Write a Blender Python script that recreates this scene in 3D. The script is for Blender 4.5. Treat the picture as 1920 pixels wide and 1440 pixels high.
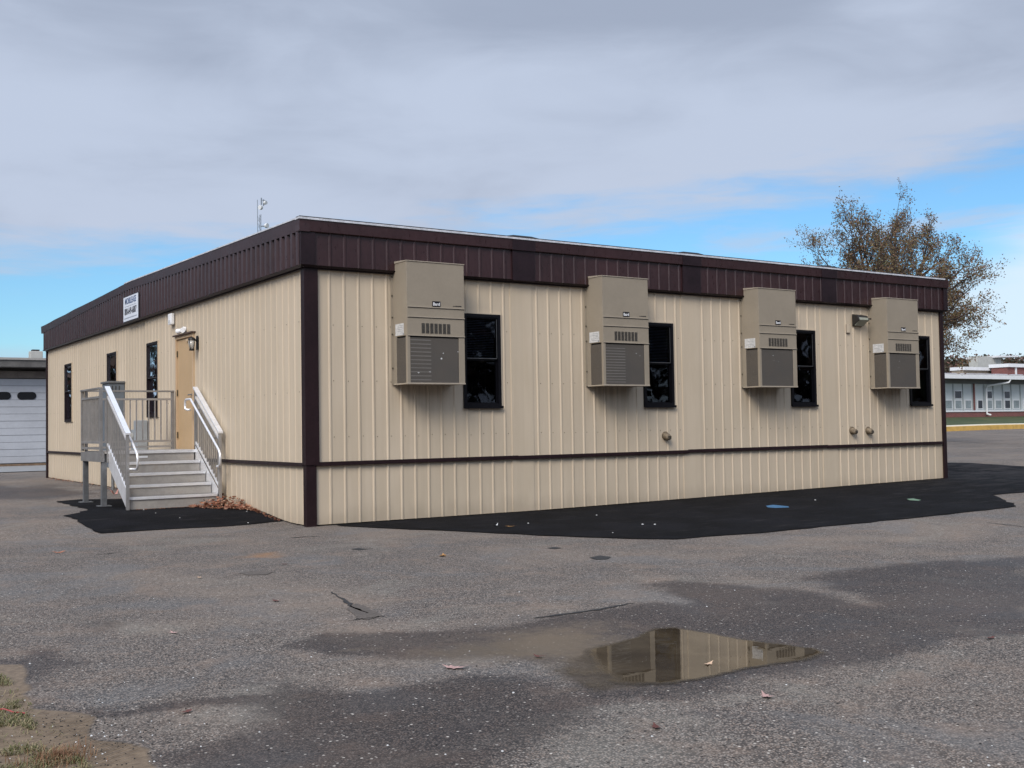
import bpy, bmesh, math, random
import numpy as np
from mathutils import Vector, Matrix
R = math.radians
random.seed(7); rng = np.random.default_rng(7)
for o in list(bpy.data.objects): bpy.data.objects.remove(o)
scene = bpy.context.scene
COL = scene.collection

# ------------------------------------------------------------------ camera
# world axes: origin = near bottom corner of the office, X along its right wall, Y along its left wall
CAM = np.array([-6.190, -14.596, 1.361])
yaw, pitch, roll, FPX = R(56.5273), R(2.1833), R(-0.9230), 2080.06
fw = np.array([math.cos(pitch)*math.cos(yaw), math.cos(pitch)*math.sin(yaw), math.sin(pitch)])
r0 = np.array([math.sin(yaw), -math.cos(yaw), 0.0]); u0 = np.cross(r0, fw)
rv = r0*math.cos(roll) + u0*math.sin(roll); uv = -r0*math.sin(roll) + u0*math.cos(roll)
cd = bpy.data.cameras.new('camera'); cam = bpy.data.objects.new('camera', cd); COL.objects.link(cam)
cd.sensor_width = 36; cd.lens = FPX/1920*36; cd.clip_end = 3000; cd.clip_start = .05
M = Matrix(((rv[0], uv[0], -fw[0], CAM[0]), (rv[1], uv[1], -fw[1], CAM[1]), (rv[2], uv[2], -fw[2], CAM[2]), (0, 0, 0, 1)))
cam.matrix_world = M
scene.camera = cam

# ------------------------------------------------------------------ light
SUN = Vector((-0.78, -0.60, 0.80)).normalized()          # towards the (veiled) sun
EXPOSURE = 0.0
sd = bpy.data.lights.new('sun', 'SUN'); sd.energy = 2.75; sd.angle = R(26); sd.color = (1, .91, .79)
sun = bpy.data.objects.new('sun', sd); COL.objects.link(sun)
sun.rotation_euler = SUN.to_track_quat('Z', 'Y').to_euler()
scene.view_settings.view_transform = 'Standard'; scene.view_settings.look = 'None'
scene.view_settings.exposure = EXPOSURE; scene.view_settings.gamma = 1
w = bpy.data.worlds.new('World'); scene.world = w; w.use_nodes = True
nt = w.node_tree; nt.nodes.clear()

class NB:
    """small helper to write node graphs"""
    def __init__(s, nt): s.nt = nt
    def n(s, t, **k):
        x = s.nt.nodes.new(t)
        for a, b in k.items(): setattr(x, a, b)
        return x
    def l(s, a, b): s.nt.links.new(a, b)
    def put(s, sock, v):
        if hasattr(v, 'links') or isinstance(v, bpy.types.NodeSocket): s.l(v, sock)
        else: sock.default_value = v
    def m(s, op, a, b=None, c=None, clamp=False):
        x = s.n('ShaderNodeMath', operation=op, use_clamp=clamp); s.put(x.inputs[0], a)
        if b is not None: s.put(x.inputs[1], b)
        if c is not None: s.put(x.inputs[2], c)
        return x.outputs[0]
    def ss(s, v, a, b, o0=0.0, o1=1.0):
        x = s.n('ShaderNodeMapRange', interpolation_type='SMOOTHSTEP'); s.put(x.inputs[0], v)
        x.inputs[1].default_value = a; x.inputs[2].default_value = b; x.inputs[3].default_value = o0; x.inputs[4].default_value = o1
        return x.outputs[0]
    def mix(s, f, a, b, bt='MIX'):
        x = s.n('ShaderNodeMix', data_type='RGBA', blend_type=bt); s.put(x.inputs[0], f)
        for i, v in ((6, a), (7, b)):
            if isinstance(v, (tuple, list)): v = tuple(v)[:3] + (1,)
            s.put(x.inputs[i], v)
        return x.outputs[2]
    def comb(s, x, y, z):
        c = s.n('ShaderNodeCombineXYZ'); s.put(c.inputs[0], x); s.put(c.inputs[1], y); s.put(c.inputs[2], z); return c.outputs[0]
    def noise(s, vec, scale, detail=2, rough=.5, dist=0, color=False):
        x = s.n('ShaderNodeTexNoise'); s.l(vec, x.inputs['Vector']); x.inputs['Scale'].default_value = scale
        x.inputs['Detail'].default_value = detail; x.inputs['Roughness'].default_value = rough; x.inputs['Distortion'].default_value = dist
        return x.outputs['Color' if color else 'Fac']
    def dot(s, v, c):
        x = s.n('ShaderNodeVectorMath', operation='DOT_PRODUCT'); s.l(v, x.inputs[0]); s.put(x.inputs[1], c); return x.outputs['Value']
    def scale(s, v, c):
        x = s.n('ShaderNodeVectorMath', operation='MULTIPLY'); s.l(v, x.inputs[0]); x.inputs[1].default_value = c; return x.outputs[0]

b = NB(nt)
tc = b.n('ShaderNodeTexCoord'); D = tc.outputs['Generated']
sep = b.n('ShaderNodeSeparateXYZ'); b.l(D, sep.inputs[0])
el = sep.outputs[2]                                      # sine of elevation
az = b.dot(D, tuple(r0))                                 # sideways component (+ = east end of the office)
fr = b.dot(D, (math.cos(yaw), math.sin(yaw), 0))
sky = b.n('ShaderNodeTexSky', sky_type='NISHITA'); sky.sun_disc = False
sky.sun_elevation = math.asin(SUN.z); sky.sun_rotation = math.atan2(SUN.x, SUN.y)
sky.air_density = 1.0; sky.dust_density = .6; sky.ozone_density = 2.5
blue = b.mix(1.0, sky.outputs[0], (.84, 1.22, 1.42, 1), 'MULTIPLY')
bg1 = b.n('ShaderNodeBackground'); b.l(blue, bg1.inputs[0]); bg1.inputs[1].default_value = .10
# cloud sheet: lies above a clear band that rises to the right
pq = b.comb(b.m('MULTIPLY', az, 2.4), b.m('MULTIPLY', el, 6.5), b.m('MULTIPLY', fr, 2.0)); n5 = b.noise(pq, 2.4, 5, .55, .5)
pc = b.comb(b.m('MULTIPLY', az, 3.0), b.m('MULTIPLY', el, 17.0), b.m('MULTIPLY', fr, 2.0))
n1 = b.noise(pc, 1.6, 6, .55, .3); n2 = b.noise(pc, 5.0, 5, .6, .6)
pb = b.comb(b.m('MULTIPLY', az, 3.0), b.m('MULTIPLY', el, 7.0), b.m('MULTIPLY', fr, 2.0))
n3 = b.noise(pb, 1.1, 3, .42)
edge = b.m('SUBTRACT', el, b.m('MULTIPLY_ADD', az, .085, .176))
edge = b.m('ADD', edge, b.m('MULTIPLY_ADD', n1, .085, -.0425))
edge = b.m('ADD', edge, b.m('MULTIPLY_ADD', n2, .045, -.0225))
mask = b.ss(edge, -.022, .030)
# wisps just under the sheet on the left
wisp = b.m('MULTIPLY', b.ss(n1, .50, .66), b.ss(el, .105, .145)); wisp = b.m('MULTIPLY', wisp, .55)
# low pale bank: at the horizon, climbing on the right
low = b.m('SUBTRACT', b.m('MULTIPLY_ADD', b.m('MAXIMUM', b.m('SUBTRACT', az, .27), 0.0), .62, .060), el)
low = b.m('ADD', low, b.m('MULTIPLY_ADD', n1, .09, -.045))
lowm = b.m('MULTIPLY', b.ss(low, -.03, .035), .82)
# fade the special layout out away from the view: full broken overcast elsewhere
back = b.ss(fr, -.1, .55, 1.0, 0.0)
mask = b.m('MAXIMUM', mask, b.m('MULTIPLY', back, b.ss(n1, .30, .5)))
mask = b.m('MAXIMUM', mask, wisp)
shade = b.ss(b.m('ADD', b.m('ADD', b.m('MULTIPLY', n3, .55), b.m('ADD', b.m('MULTIPLY', n5, .35), b.m('MULTIPLY', n1, .10))), b.ss(el, .20, .42, .10, -.16)), .30, .62)
cc = b.mix(shade, (.365, .425, .550), (.530, .605, .755))
sunward = b.m('MAXIMUM', b.dot(D, tuple(SUN)), 0.0)
glow = b.m('MULTIPLY_ADD', b.m('POWER', sunward, 3.0), 1.9, 1.0)
over = b.ss(el, .42, .9, 1.0, 1.75)
gl = b.m('MULTIPLY', glow, over)
bg2 = b.n('ShaderNodeBackground'); b.l(cc, bg2.inputs[0]); b.l(gl, bg2.inputs[1])
bg3 = b.n('ShaderNodeBackground'); b.l(b.mix(b.ss(az, .1, .42), (.50, .60, .76), (.76, .88, 1.0)), bg3.inputs[0]); bg3.inputs[1].default_value = 1
m1 = b.n('ShaderNodeMixShader'); b.l(lowm, m1.inputs[0]); b.l(bg1.outputs[0], m1.inputs[1]); b.l(bg3.outputs[0], m1.inputs[2])
m2 = b.n('ShaderNodeMixShader'); b.l(mask, m2.inputs[0]); b.l(m1.outputs[0], m2.inputs[1]); b.l(bg2.outputs[0], m2.inputs[2])
wo = b.n('ShaderNodeOutputWorld'); b.l(m2.outputs[0], wo.inputs[0])

# ------------------------------------------------------------------ ground height and picking
def sst(a, b_, t):
    t = np.clip((np.asarray(t, float)-a)/(b_-a), 0, 1); return t*t*(3-2*t)
def gz(x, y):
    x = np.asarray(x, float); y = np.asarray(y, float)
    h = .125*sst(.45, 2.3, y) + .0014*np.maximum(0, y-2.4)
    h = h + .0101*np.clip(x-4, 0, 10.4) + .0086*np.clip(x-14.4, 0, 45)
    return h
def ray(px, py):
    return fw + rv*(px-960)/FPX - uv*(py-720)/FPX
def at(px, py, dz=0.0):
    """the ground point seen at a pixel of the photograph"""
    d = ray(px, py); t = 1.0; z = 0.0
    for i in range(60):
        t = (z-CAM[2])/d[2]; p = CAM+d*t; z = .5*z+.5*float(gz(p[0], p[1]))
    return Vector((p[0], p[1], float(gz(p[0], p[1]))+dz))

# ------------------------------------------------------------------ materials
MAT = {}
def newmat(name):
    m = bpy.data.materials.new(name); m.use_nodes = True; m.node_tree.nodes.clear(); MAT[name] = m
    b = NB(m.node_tree); out = b.n('ShaderNodeOutputMaterial'); p = b.n('ShaderNodeBsdfPrincipled'); b.l(p.outputs[0], out.inputs[0])
    tc = b.n('ShaderNodeTexCoord')
    return m, b, p, out, tc.outputs['Object'], tc
def bump(b, p, h, dist=.002, strength=1):
    x = b.n('ShaderNodeBump'); x.inputs['Strength'].default_value = strength; x.inputs['Distance'].default_value = dist
    b.l(h, x.inputs['Height']); b.l(x.outputs[0], p.inputs['Normal'])
def simple(name, col, rough=.5, metal=0.0, var=.12, scale=3.0, dirt=None, spec=.5, stretch=(1, 1, 1), bmp=0.0):
    m, b, p, out, oc, tc = newmat(name)
    v = b.scale(oc, stretch)
    n = b.noise(v, scale, 4, .6); n2 = b.noise(v, scale*9, 3, .6)
    f = b.m('ADD', b.m('MULTIPLY', n, .65), b.m('MULTIPLY', n2, .35))
    lo = tuple(c*(1-var) for c in col); hi = tuple(min(1, c*(1+var)) for c in col)
    c = b.mix(b.ss(f, .3, .7), lo, hi)
    if dirt: c = b.mix(b.m('MULTIPLY', b.ss(n, .55, .75), .5), c, dirt)
    b.l(c, p.inputs['Base Color']); p.inputs['Metallic'].default_value = metal
    b.l(b.ss(n2, .2, .8, max(.02, rough-.08), rough+.08), p.inputs['Roughness'])
    p.inputs['Specular IOR Level'].default_value = spec
    if bmp: bump(b, p, n2, bmp)
    return m

def siding(name, ac_stain_shade):
    m, b, p, out, oc, tc = newmat(name)
    g = b.n('ShaderNodeNewGeometry').outputs['Position']
    s = b.n('ShaderNodeSeparateXYZ'); b.l(g, s.inputs[0])
    st = b.noise(b.scale(g, (9, 9, .45)), 1.0, 4, .6)          # tall streaks
    bl = b.noise(g, .8, 3, .5)
    c = b.mix(b.ss(st, .25, .75), (.520, .430, .318), (.572, .478, .360))
    c = b.mix(b.m('MULTIPLY', b.ss(bl, .35, .7), .45), c, (.485, .402, .290))
    wn = b.n('ShaderNodeTexWhiteNoise', noise_dimensions='1D'); b.l(b.m('FLOOR', b.m('DIVIDE', b.m('ADD', s.outputs[0], b.m('MULTIPLY', s.outputs[1], 1.7)), .914)), wn.inputs['W'])
    c = b.mix(b.m('MULTIPLY', wn.outputs['Value'], .30), c, (.435, .365, .272))
    # splash dirt near the ground and rust bleed
    base = b.m('MULTIPLY', b.ss(b.m('ADD', s.outputs[2], b.m('MULTIPLY', b.noise(b.scale(g, (6, 6, 2)), 1.0, 3), .35)), .16, .50, 1, 0), .38)
    c = b.mix(base, c, (.27, .215, .155))
    if ac_stain_shade:  # dirt runs below each unit, with the shade under it put into the colour
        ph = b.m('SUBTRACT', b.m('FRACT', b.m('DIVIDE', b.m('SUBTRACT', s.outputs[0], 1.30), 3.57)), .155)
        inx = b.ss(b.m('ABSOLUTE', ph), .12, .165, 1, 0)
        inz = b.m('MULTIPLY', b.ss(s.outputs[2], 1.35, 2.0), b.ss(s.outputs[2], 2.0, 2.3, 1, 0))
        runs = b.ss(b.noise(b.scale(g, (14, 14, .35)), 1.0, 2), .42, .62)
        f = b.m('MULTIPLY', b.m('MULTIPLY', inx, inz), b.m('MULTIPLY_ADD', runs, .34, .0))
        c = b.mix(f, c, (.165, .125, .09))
    b.l(c, p.inputs['Base Color']); b.l(b.ss(st, .2, .8, .42, .58), p.inputs['Roughness']); p.inputs['Specular IOR Level'].default_value = .35
    bump(b, p, b.noise(b.scale(g, (2.2, 2.2, .9)), 1.0, 3), .016, .7)
    return m
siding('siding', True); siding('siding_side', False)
simple('brown_trim', (.017, .0075, .0090), .42, var=.25, scale=2.5, spec=.28)
simple('brown_panel', (.033, .0135, .0145), .33, var=.22, scale=2.2, spec=.55, stretch=(1, 1, .4), bmp=.001)
simple('brown_flash', (.017, .0090, .0115), .36, var=.3, scale=3, spec=.30)
simple('window_brown', (.010, .005, .006), .4, var=.2, spec=.25)
simple('window_black', (.004, .004, .006), .35, var=.2, spec=.25)
simple('silver_strip', (.60, .61, .64), .5, .2, var=.25, scale=6)
simple('dark_rubber', (.018, .018, .02), .6)
simple('roof_membrane', (.05, .05, .055), .8)
simple('aluminium', (.42, .405, .39), .40, .7, var=.14, scale=5)
simple('aluminium_bright', (.86, .86, .87), .35, .55, var=.08, scale=7)
simple('aluminium_dull', (.27, .26, .25), .5, .5, var=.18, scale=4)
simple('tread_metal', (.37, .345, .315), .55, .3, var=.16, scale=4, dirt=(.28, .23, .18))
simple('galvanised', (.20, .205, .21), .5, .6, var=.2, scale=8)
simple('ac_cabinet', (.275, .234, .178), .5, var=.06, scale=2.5, spec=.4)
simple('ac_trim', (.35, .300, .235), .45, var=.06, spec=.4)
simple('ac_dark', (.03, .028, .026), .7)
simple('badge_black', (.012, .012, .014), .35)
simple('white_paint', (.78, .78, .78), .4, var=.05)
simple('sticker', (.55, .55, .54), .5, var=.2, scale=22)
simple('sign_white', (.66, .70, .76), .4, var=.05, scale=2)
simple('sign_blue', (.06, .10, .20), .5)
simple('sign_dark', (.02, .02, .03), .5)
simple('sign_grey', (.25, .28, .33), .5)
simple('door_tan', (.46, .318, .178), .5, var=.06, scale=1.5)
simple('door_frame', (.50, .36, .225), .5, var=.05)
simple('cap_brown', (.07, .04, .03), .5)
simple('lamp_black', (.012, .011, .010), .4, .3)
simple('hinge_metal', (.10, .085, .06), .4, .7)
simple('grey_box', (.125, .145, .165), .5, var=.12, spec=.4)
simple('grey_meter', (.34, .36, .37), .45, .2, var=.12)
simple('bronze', (.028, .026, .024), .45, .3)
simple('vent_plastic', (.17, .13, .085), .7, var=.45, scale=30, bmp=.004)
simple('concrete', (.235, .235, .23), .85, var=.15, scale=2, dirt=(.22, .19, .15))
simple('yellow_paint', (.47, .29, .07), .75, var=.25, scale=3, dirt=(.3, .16, .07))
simple('kerb_top', (.56, .50, .38), .8, var=.15)
simple('garage_white', (.385, .40, .43), .55, var=.07, scale=1.2)
simple('garage_grey', (.10, .095, .09), .7, var=.35, scale=1.8, dirt=(.03, .03, .03))
simple('garage_beam', (.12, .10, .085), .7, var=.3)
simple('roof_edge', (.30, .285, .265), .6, var=.1)
simple('garage_step', (.16, .105, .065), .8, var=.4, scale=6)
simple('school_white', (.50, .54, .55), .6, var=.06, scale=1)
simple('school_trim', (.66, .67, .68), .55, var=.05)
simple('school_soffit', (.13, .135, .14), .7)
simple('tan_block', (.26, .22, .17), .85, var=.15, scale=2)
simple('school_mullion', (.33, .36, .37), .6)
simple('school_pane_light', (.22, .26, .27), .2, var=.3, scale=1.5)
simple('school_block', (.42, .42, .39), .8, var=.1, scale=3)
simple('roof_gravel', (.28, .27, .25), .9, var=.3, scale=1.5)
simple('snow_strip', (.5, .5, .55), .5)
simple('bark', (.050, .040, .036), .9, var=.3, scale=6, spec=.2)
simple('mast_steel', (.20, .23, .26), .5, .3)
simple('dish_white', (.55, .56, .55), .5)
simple('paint_blue', (.03, .12, .23), .6, var=.2, scale=30)
simple('paint_green', (.12, .20, .13), .6, var=.2, scale=30)
simple('white_scrap', (.66, .66, .64), .7)
simple('blind_slat', (.40, .42, .44), .6)
simple('room_dark', (.012, .012, .014), .9)
simple('frost', (.14, .17, .20), .8)
simple('crack_dark', (.020, .019, .018), .9, var=.3, scale=20)
simple('pothole', (.095, .078, .064), .85, var=.35, scale=25, bmp=.004)
simple('red_line', (.32, .05, .05), .6)
simple('pink_scrap', (.50, .24, .20), .7)

def brick(name, c1, c2, mortar, s=1.0):
    m, b, p, out, oc, tc = newmat(name)
    g = b.n('ShaderNodeNewGeometry').outputs['Position']; s3 = b.n('ShaderNodeSeparateXYZ'); b.l(g, s3.inputs[0])
    v = b.comb(b.m('ADD', s3.outputs[0], s3.outputs[1]), s3.outputs[2], 0.0)
    br = b.n('ShaderNodeTexBrick'); b.l(v, br.inputs['Vector']); br.inputs['Scale'].default_value = s
    br.inputs['Color1'].default_value = c1+(1,); br.inputs['Color2'].default_value = c2+(1,); br.inputs['Mortar'].default_value = mortar+(1,)
    br.inputs['Brick Width'].default_value = .21; br.inputs['Row Height'].default_value = .075; br.inputs['Mortar Size'].default_value = .008
    b.l(br.outputs[0], p.inputs['Base Color']); p.inputs['Roughness'].default_value = .85
brick('brick_red', (.20, .050, .045), (.14, .035, .035), (.20, .15, .13))

def screen_mat():
    m, b, p, out, oc, tc = newmat('ac_screen')
    s = b.n('ShaderNodeSeparateXYZ'); b.l(oc, s.inputs[0])
    n = b.noise(oc, 260, 1); n2 = b.noise(oc, 2.5, 3)
    c = b.mix(b.ss(n, .35, .65), (.062, .053, .044), (.135, .117, .097))
    c = b.mix(b.m('MULTIPLY', b.ss(n2, .4, .7), .3), c, (.07, .068, .064))
    b.l(c, p.inputs['Base Color']); p.inputs['Roughness'].default_value = .6; p.inputs['Metallic'].default_value = .2
    bump(b, p, n, .002)
screen_mat()
simple('ac_fin', (.20, .185, .165), .5, .3)

def glass_mat(name, tint=(.006, .008, .012), mixf=.55):
    m = bpy.data.materials.new(name); m.use_nodes = True; m.node_tree.nodes.clear(); MAT[name] = m
    b = NB(m.node_tree); out = b.n('ShaderNodeOutputMaterial')
    tr = b.n('ShaderNodeBsdfTransparent'); tr.inputs[0].default_value = (.38, .42, .50, 1)
    gl = b.n('ShaderNodeBsdfGlossy'); gl.inputs['Roughness'].default_value = .02; gl.inputs['Color'].default_value = (.8, .85, .95, 1)
    fr_ = b.n('ShaderNodeFresnel'); fr_.inputs['IOR'].default_value = 1.5
    oc = b.n('ShaderNodeTexCoord').outputs['Object']
    bp = b.n('ShaderNodeBump'); bp.inputs['Distance'].default_value = .01; bp.inputs['Strength'].default_value = .25
    b.l(b.noise(oc, 1.6, 2), bp.inputs['Height']); b.l(bp.outputs[0], gl.inputs['Normal']); b.l(bp.outputs[0], fr_.inputs['Normal'])
    mx = b.n('ShaderNodeMixShader'); b.l(fr_.outputs[0], mx.inputs[0]); b.l(tr.outputs[0], mx.inputs[1]); b.l(gl.outputs[0], mx.inputs[2])
    b.l(mx.outputs[0], out.inputs[0])
glass_mat('glass')
m, b, p, out, oc, tc = newmat('dark_glass')
p.inputs['Base Color'].default_value = (.010, .012, .016, 1); p.inputs['Roughness'].default_value = .08
m, b, p, out, oc, tc = newmat('lamp_glass')
p.inputs['Base Color'].default_value = (.62, .60, .55, 1); p.inputs['Roughness'].default_value = .15; p.inputs['Transmission Weight'].default_value = .4
m, b, p, out, oc, tc = newmat('prism_glass')
p.inputs['Base Color'].default_value = (.26, .27, .22, 1); p.inputs['Roughness'].default_value = .25

def leaf_mat(name, cols, rough=.7, trans=.25):
    m, b, p, out, oc, tc = newmat(name)
    g = b.n('ShaderNodeNewGeometry'); rp = g.outputs['Random Per Island']
    cr = b.n('ShaderNodeValToRGB'); b.l(rp, cr.inputs[0]); cr.color_ramp.interpolation = 'LINEAR'
    e = cr.color_ramp.elements
    while len(e) < len(cols): e.new(.5)
    for i, c in enumerate(cols): e[i].position = i/(len(cols)-1); e[i].color = tuple(c)+(1,)
    b.l(cr.outputs[0], p.inputs['Base Color']); p.inputs['Roughness'].default_value = rough
    tl = b.n('ShaderNodeBsdfTranslucent'); b.l(cr.outputs[0], tl.inputs[0])
    mx = b.n('ShaderNodeMixShader'); mx.inputs[0].default_value = trans; b.l(p.outputs[0], mx.inputs[1]); b.l(tl.outputs[0], mx.inputs[2]); b.l(mx.outputs[0], out.inputs[0])
leaf_mat('oak_leaf', [(.19, .11, .06), (.14, .09, .065), (.21, .16, .06), (.11, .11, .05), (.23, .12, .055), (.14, .09, .08)])
leaf_mat('litter_leaf', [(.30, .10, .045), (.17, .05, .025), (.40, .19, .10), (.23, .075, .04), (.46, .27, .17), (.11, .035, .02)], trans=.1)
leaf_mat('wood_leaf', [(.095, .040, .030), (.045, .050, .025), (.12, .045, .03), (.030, .038, .02), (.075, .050, .028), (.028, .045, .026)], trans=.1)
leaf_mat('grass_blade', [(.14, .14, .045), (.09, .10, .03), (.24, .20, .10), (.30, .24, .14), (.12, .12, .04)], trans=.2)
leaf_mat('dry_tuft', [(.24, .12, .06), (.20, .10, .05), (.32, .21, .12)], trans=.2)
for nm, c in (('leaf_rust', (.36, .12, .05)), ('leaf_tan', (.50, .34, .22)), ('leaf_pink', (.40, .25, .22)), ('leaf_ochre', (.34, .17, .05)), ('leaf_dark', (.10, .03, .02))):
    simple(nm, c, .7, var=.3, scale=25)

# asphalt: worn, with masks stored on the sheet (wetness, silt, verge mud)
def asphalt_mat():
    m, b, p, out, oc, tc = newmat('worn_asphalt')
    g = b.n('ShaderNodeNewGeometry').outputs['Position']
    def att(nm):
        a = b.n('ShaderNodeAttribute', attribute_name=nm); return a.outputs['Fac']
    vo = b.n('ShaderNodeTexVoronoi'); b.l(g, vo.inputs['Vector']); vo.inputs['Scale'].default_value = 95
    sp = b.n('ShaderNodeSeparateColor'); b.l(vo.outputs['Color'], sp.inputs[0])
    vo2 = b.n('ShaderNodeTexVoronoi'); b.l(g, vo2.inputs['Vector']); vo2.inputs['Scale'].default_value = 36
    sp2 = b.n('ShaderNodeSeparateColor'); b.l(vo2.outputs['Color'], sp2.inputs[0])
    gr = b.noise(g, 170, 2, .6)
    big = b.noise(g, .42, 4, .55, .4); mid = b.noise(g, 1.9, 5, .62, .3); fine = b.noise(g, 9, 4, .6)
    # binder and stones
    stone = b.mix(sp.outputs[0], (.055, .048, .044), (.345, .302, .275))
    stone = b.mix(b.ss(sp.outputs[1], .55, .95), stone, (.27, .205, .170))
    binder = (.050, .044, .042)
    c = b.mix(b.ss(vo.outputs['Distance'], .30, .62), stone, binder)
    c = b.mix(b.m('MULTIPLY', b.ss(big, .42, .66), .42), c, (.215, .172, .142))
    cool = b.noise(b.scale(g, (.55, .55, .55)), 1.3, 4, .6, .8); c = b.mix(b.m('MULTIPLY', b.ss(cool, .50, .66), .38), c, (.115, .122, .132)); c = b.mix(b.m('MULTIPLY', b.ss(cool, .32, .46, 1, 0), .30), c, (.21, .20, .18))
    c = b.mix(b.m('MULTIPLY', b.ss(mid, .50, .70), .40), c, (.205, .150, .118))
    c = b.mix(b.m('MULTIPLY', b.ss(mid, .28, .45, 1, 0), .45), c, (.078, .072, .072))
    far = b.noise(g, 24, 3, .7); c = b.mix(b.m('MULTIPLY', b.ss(far, .50, .72), .38), c, (.30, .26, .235)); c = b.mix(b.m('MULTIPLY', b.ss(far, .30, .48, 1, 0), .42), c, (.055, .047, .043))
    # wetness
    we = b.m('ADD', att('wet'), b.m('MULTIPLY_ADD', mid, .70, -.35)); we = b.m('ADD', we, b.m('MULTIPLY_ADD', fine, .40, -.20))
    wet = b.ss(we, .30, .98)
    cw = b.mix(1.0, c, (.43, .405, .405), 'MULTIPLY')
    c = b.mix(wet, c, cw)
    c = b.mix(b.m('MULTIPLY', b.m('MULTIPLY', b.ss(sp2.outputs[0], .78, .86), b.ss(vo2.outputs['Distance'], .16, .30, 1, 0)), b.m('MULTIPLY_ADD', sp2.outputs[1], .8, .2)), c, (.54, .50, .46))
    c = b.mix(b.m('MULTIPLY', b.ss(sp2.outputs[2], .94, .97), b.ss(vo2.outputs['Distance'], .20, .34, 1, 0)), c, (.02, .018, .017))
    # silt
    si = b.ss(b.m('ADD', att('silt'), b.m('ADD', b.m('MULTIPLY_ADD', mid, .5, -.25), b.m('MULTIPLY_ADD', fine, .6, -.30))), .36, .95)
    c = b.mix(b.m('MULTIPLY', si, .60), c, b.mix(wet, (.185, .145, .105), (.125, .096, .068)))
    # verge mud
    mu = b.ss(b.m('ADD', att('mud'), b.m('ADD', b.m('MULTIPLY_ADD', mid, .28, -.14), b.m('MULTIPLY_ADD', fine, .14, -.07))), .44, .56)
    mn = b.noise(g, 24, 5, .7)
    mudc = b.mix(b.ss(mn, .35, .65), (.125, .092, .066), (.195, .146, .104))
    mudc = b.mix(b.m('MULTIPLY', b.ss(fine, .42, .7), .5), mudc, (.12, .088, .06))
    c = b.mix(mu, c, mudc)
    # rust bloom
    c = b.mix(b.m('MULTIPLY', b.ss(b.m('ADD', att('rust'), b.m('MULTIPLY_ADD', fine, .5, -.25)), .4, .9), .55), c, (.26, .13, .055))
    c = b.mix(1.0, c, (1.045, 1.03, .965), 'MULTIPLY')
    b.l(c, p.inputs['Base Color'])
    ro = b.m('ADD', b.m('MULTIPLY', wet, -.30), .92); ro = b.m('ADD', ro, b.m('MULTIPLY', si, b.m('MULTIPLY', wet, -.30)))
    b.l(ro, p.inputs['Roughness']); p.inputs['Specular IOR Level'].default_value = .28
    h = b.m('ADD', b.m('MULTIPLY', vo.outputs['Distance'], -.7), b.m('MULTIPLY', gr, .4))
    h = b.m('MULTIPLY', h, b.m('MULTIPLY_ADD', b.m('MAXIMUM', si, mu), -.85, 1.0))
    # tyre tread ribs pressed in the mud
    wv = b.n('ShaderNodeTexWave', bands_direction='Y'); 
    mp = b.n('ShaderNodeMapping'); b.l(g, mp.inputs[0]); mp.inputs['Rotation'].default_value = (0, 0, R(-32))
    b.l(mp.outputs[0], wv.inputs[0]); wv.inputs['Scale'].default_value = 8; wv.inputs['Distortion'].default_value = 3; wv.inputs['Detail'].default_value = 3
    h = b.m('ADD', h, b.m('MULTIPLY', b.m('MULTIPLY', mu, att('tread')), b.m('MULTIPLY', wv.outputs['Fac'], 6.0)))
    h = b.m('ADD', h, b.m('MULTIPLY', mu, b.m('MULTIPLY', mn, 1.5)))
    bump(b, p, h, .0035, .9)
asphalt_mat()
def patch_mat():
    m, b, p, out, oc, tc = newmat('fresh_asphalt')
    g = b.n('ShaderNodeNewGeometry').outputs['Position']
    vo = b.n('ShaderNodeTexVoronoi'); b.l(g, vo.inputs['Vector']); vo.inputs['Scale'].default_value = 110
    n = b.noise(g, 1.1, 5, .6, .5); n2 = b.noise(b.scale(g, (.45, 2.2, 1)), 3, 5, .7)
    c = b.mix(b.ss(n, .35, .7), (.0018, .0018, .0024), (.0060, .0060, .0078))
    gx_ = b.n('ShaderNodeSeparateXYZ'); b.l(g, gx_.inputs[0]); c = b.mix(b.m('MULTIPLY', b.ss(b.m('ADD', n2, b.m('MULTIPLY', b.ss(gx_.outputs[0], 8, 18), .16)), .54, .76), .42), c, (.060, .053, .052)); n4 = b.noise(g, 60, 2, .6); c = b.mix(b.m('MULTIPLY', b.ss(n4, .6, .75), .35), c, (.035, .034, .036))
    b.l(c, p.inputs['Base Color']); p.inputs['Roughness'].default_value = .95; p.inputs['Specular IOR Level'].default_value = .12
    bump(b, p, vo.outputs['Distance'], .003, .7)
patch_mat()
def grass_mat():
    m, b, p, out, oc, tc = newmat('lawn')
    g = b.n('ShaderNodeNewGeometry').outputs['Position']; n = b.noise(g, .5, 5, .7)
    b.l(b.mix(b.ss(n, .35, .7), (.030, .048, .012), (.070, .075, .024)), p.inputs['Base Color']); p.inputs['Roughness'].default_value = .9
grass_mat()
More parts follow.
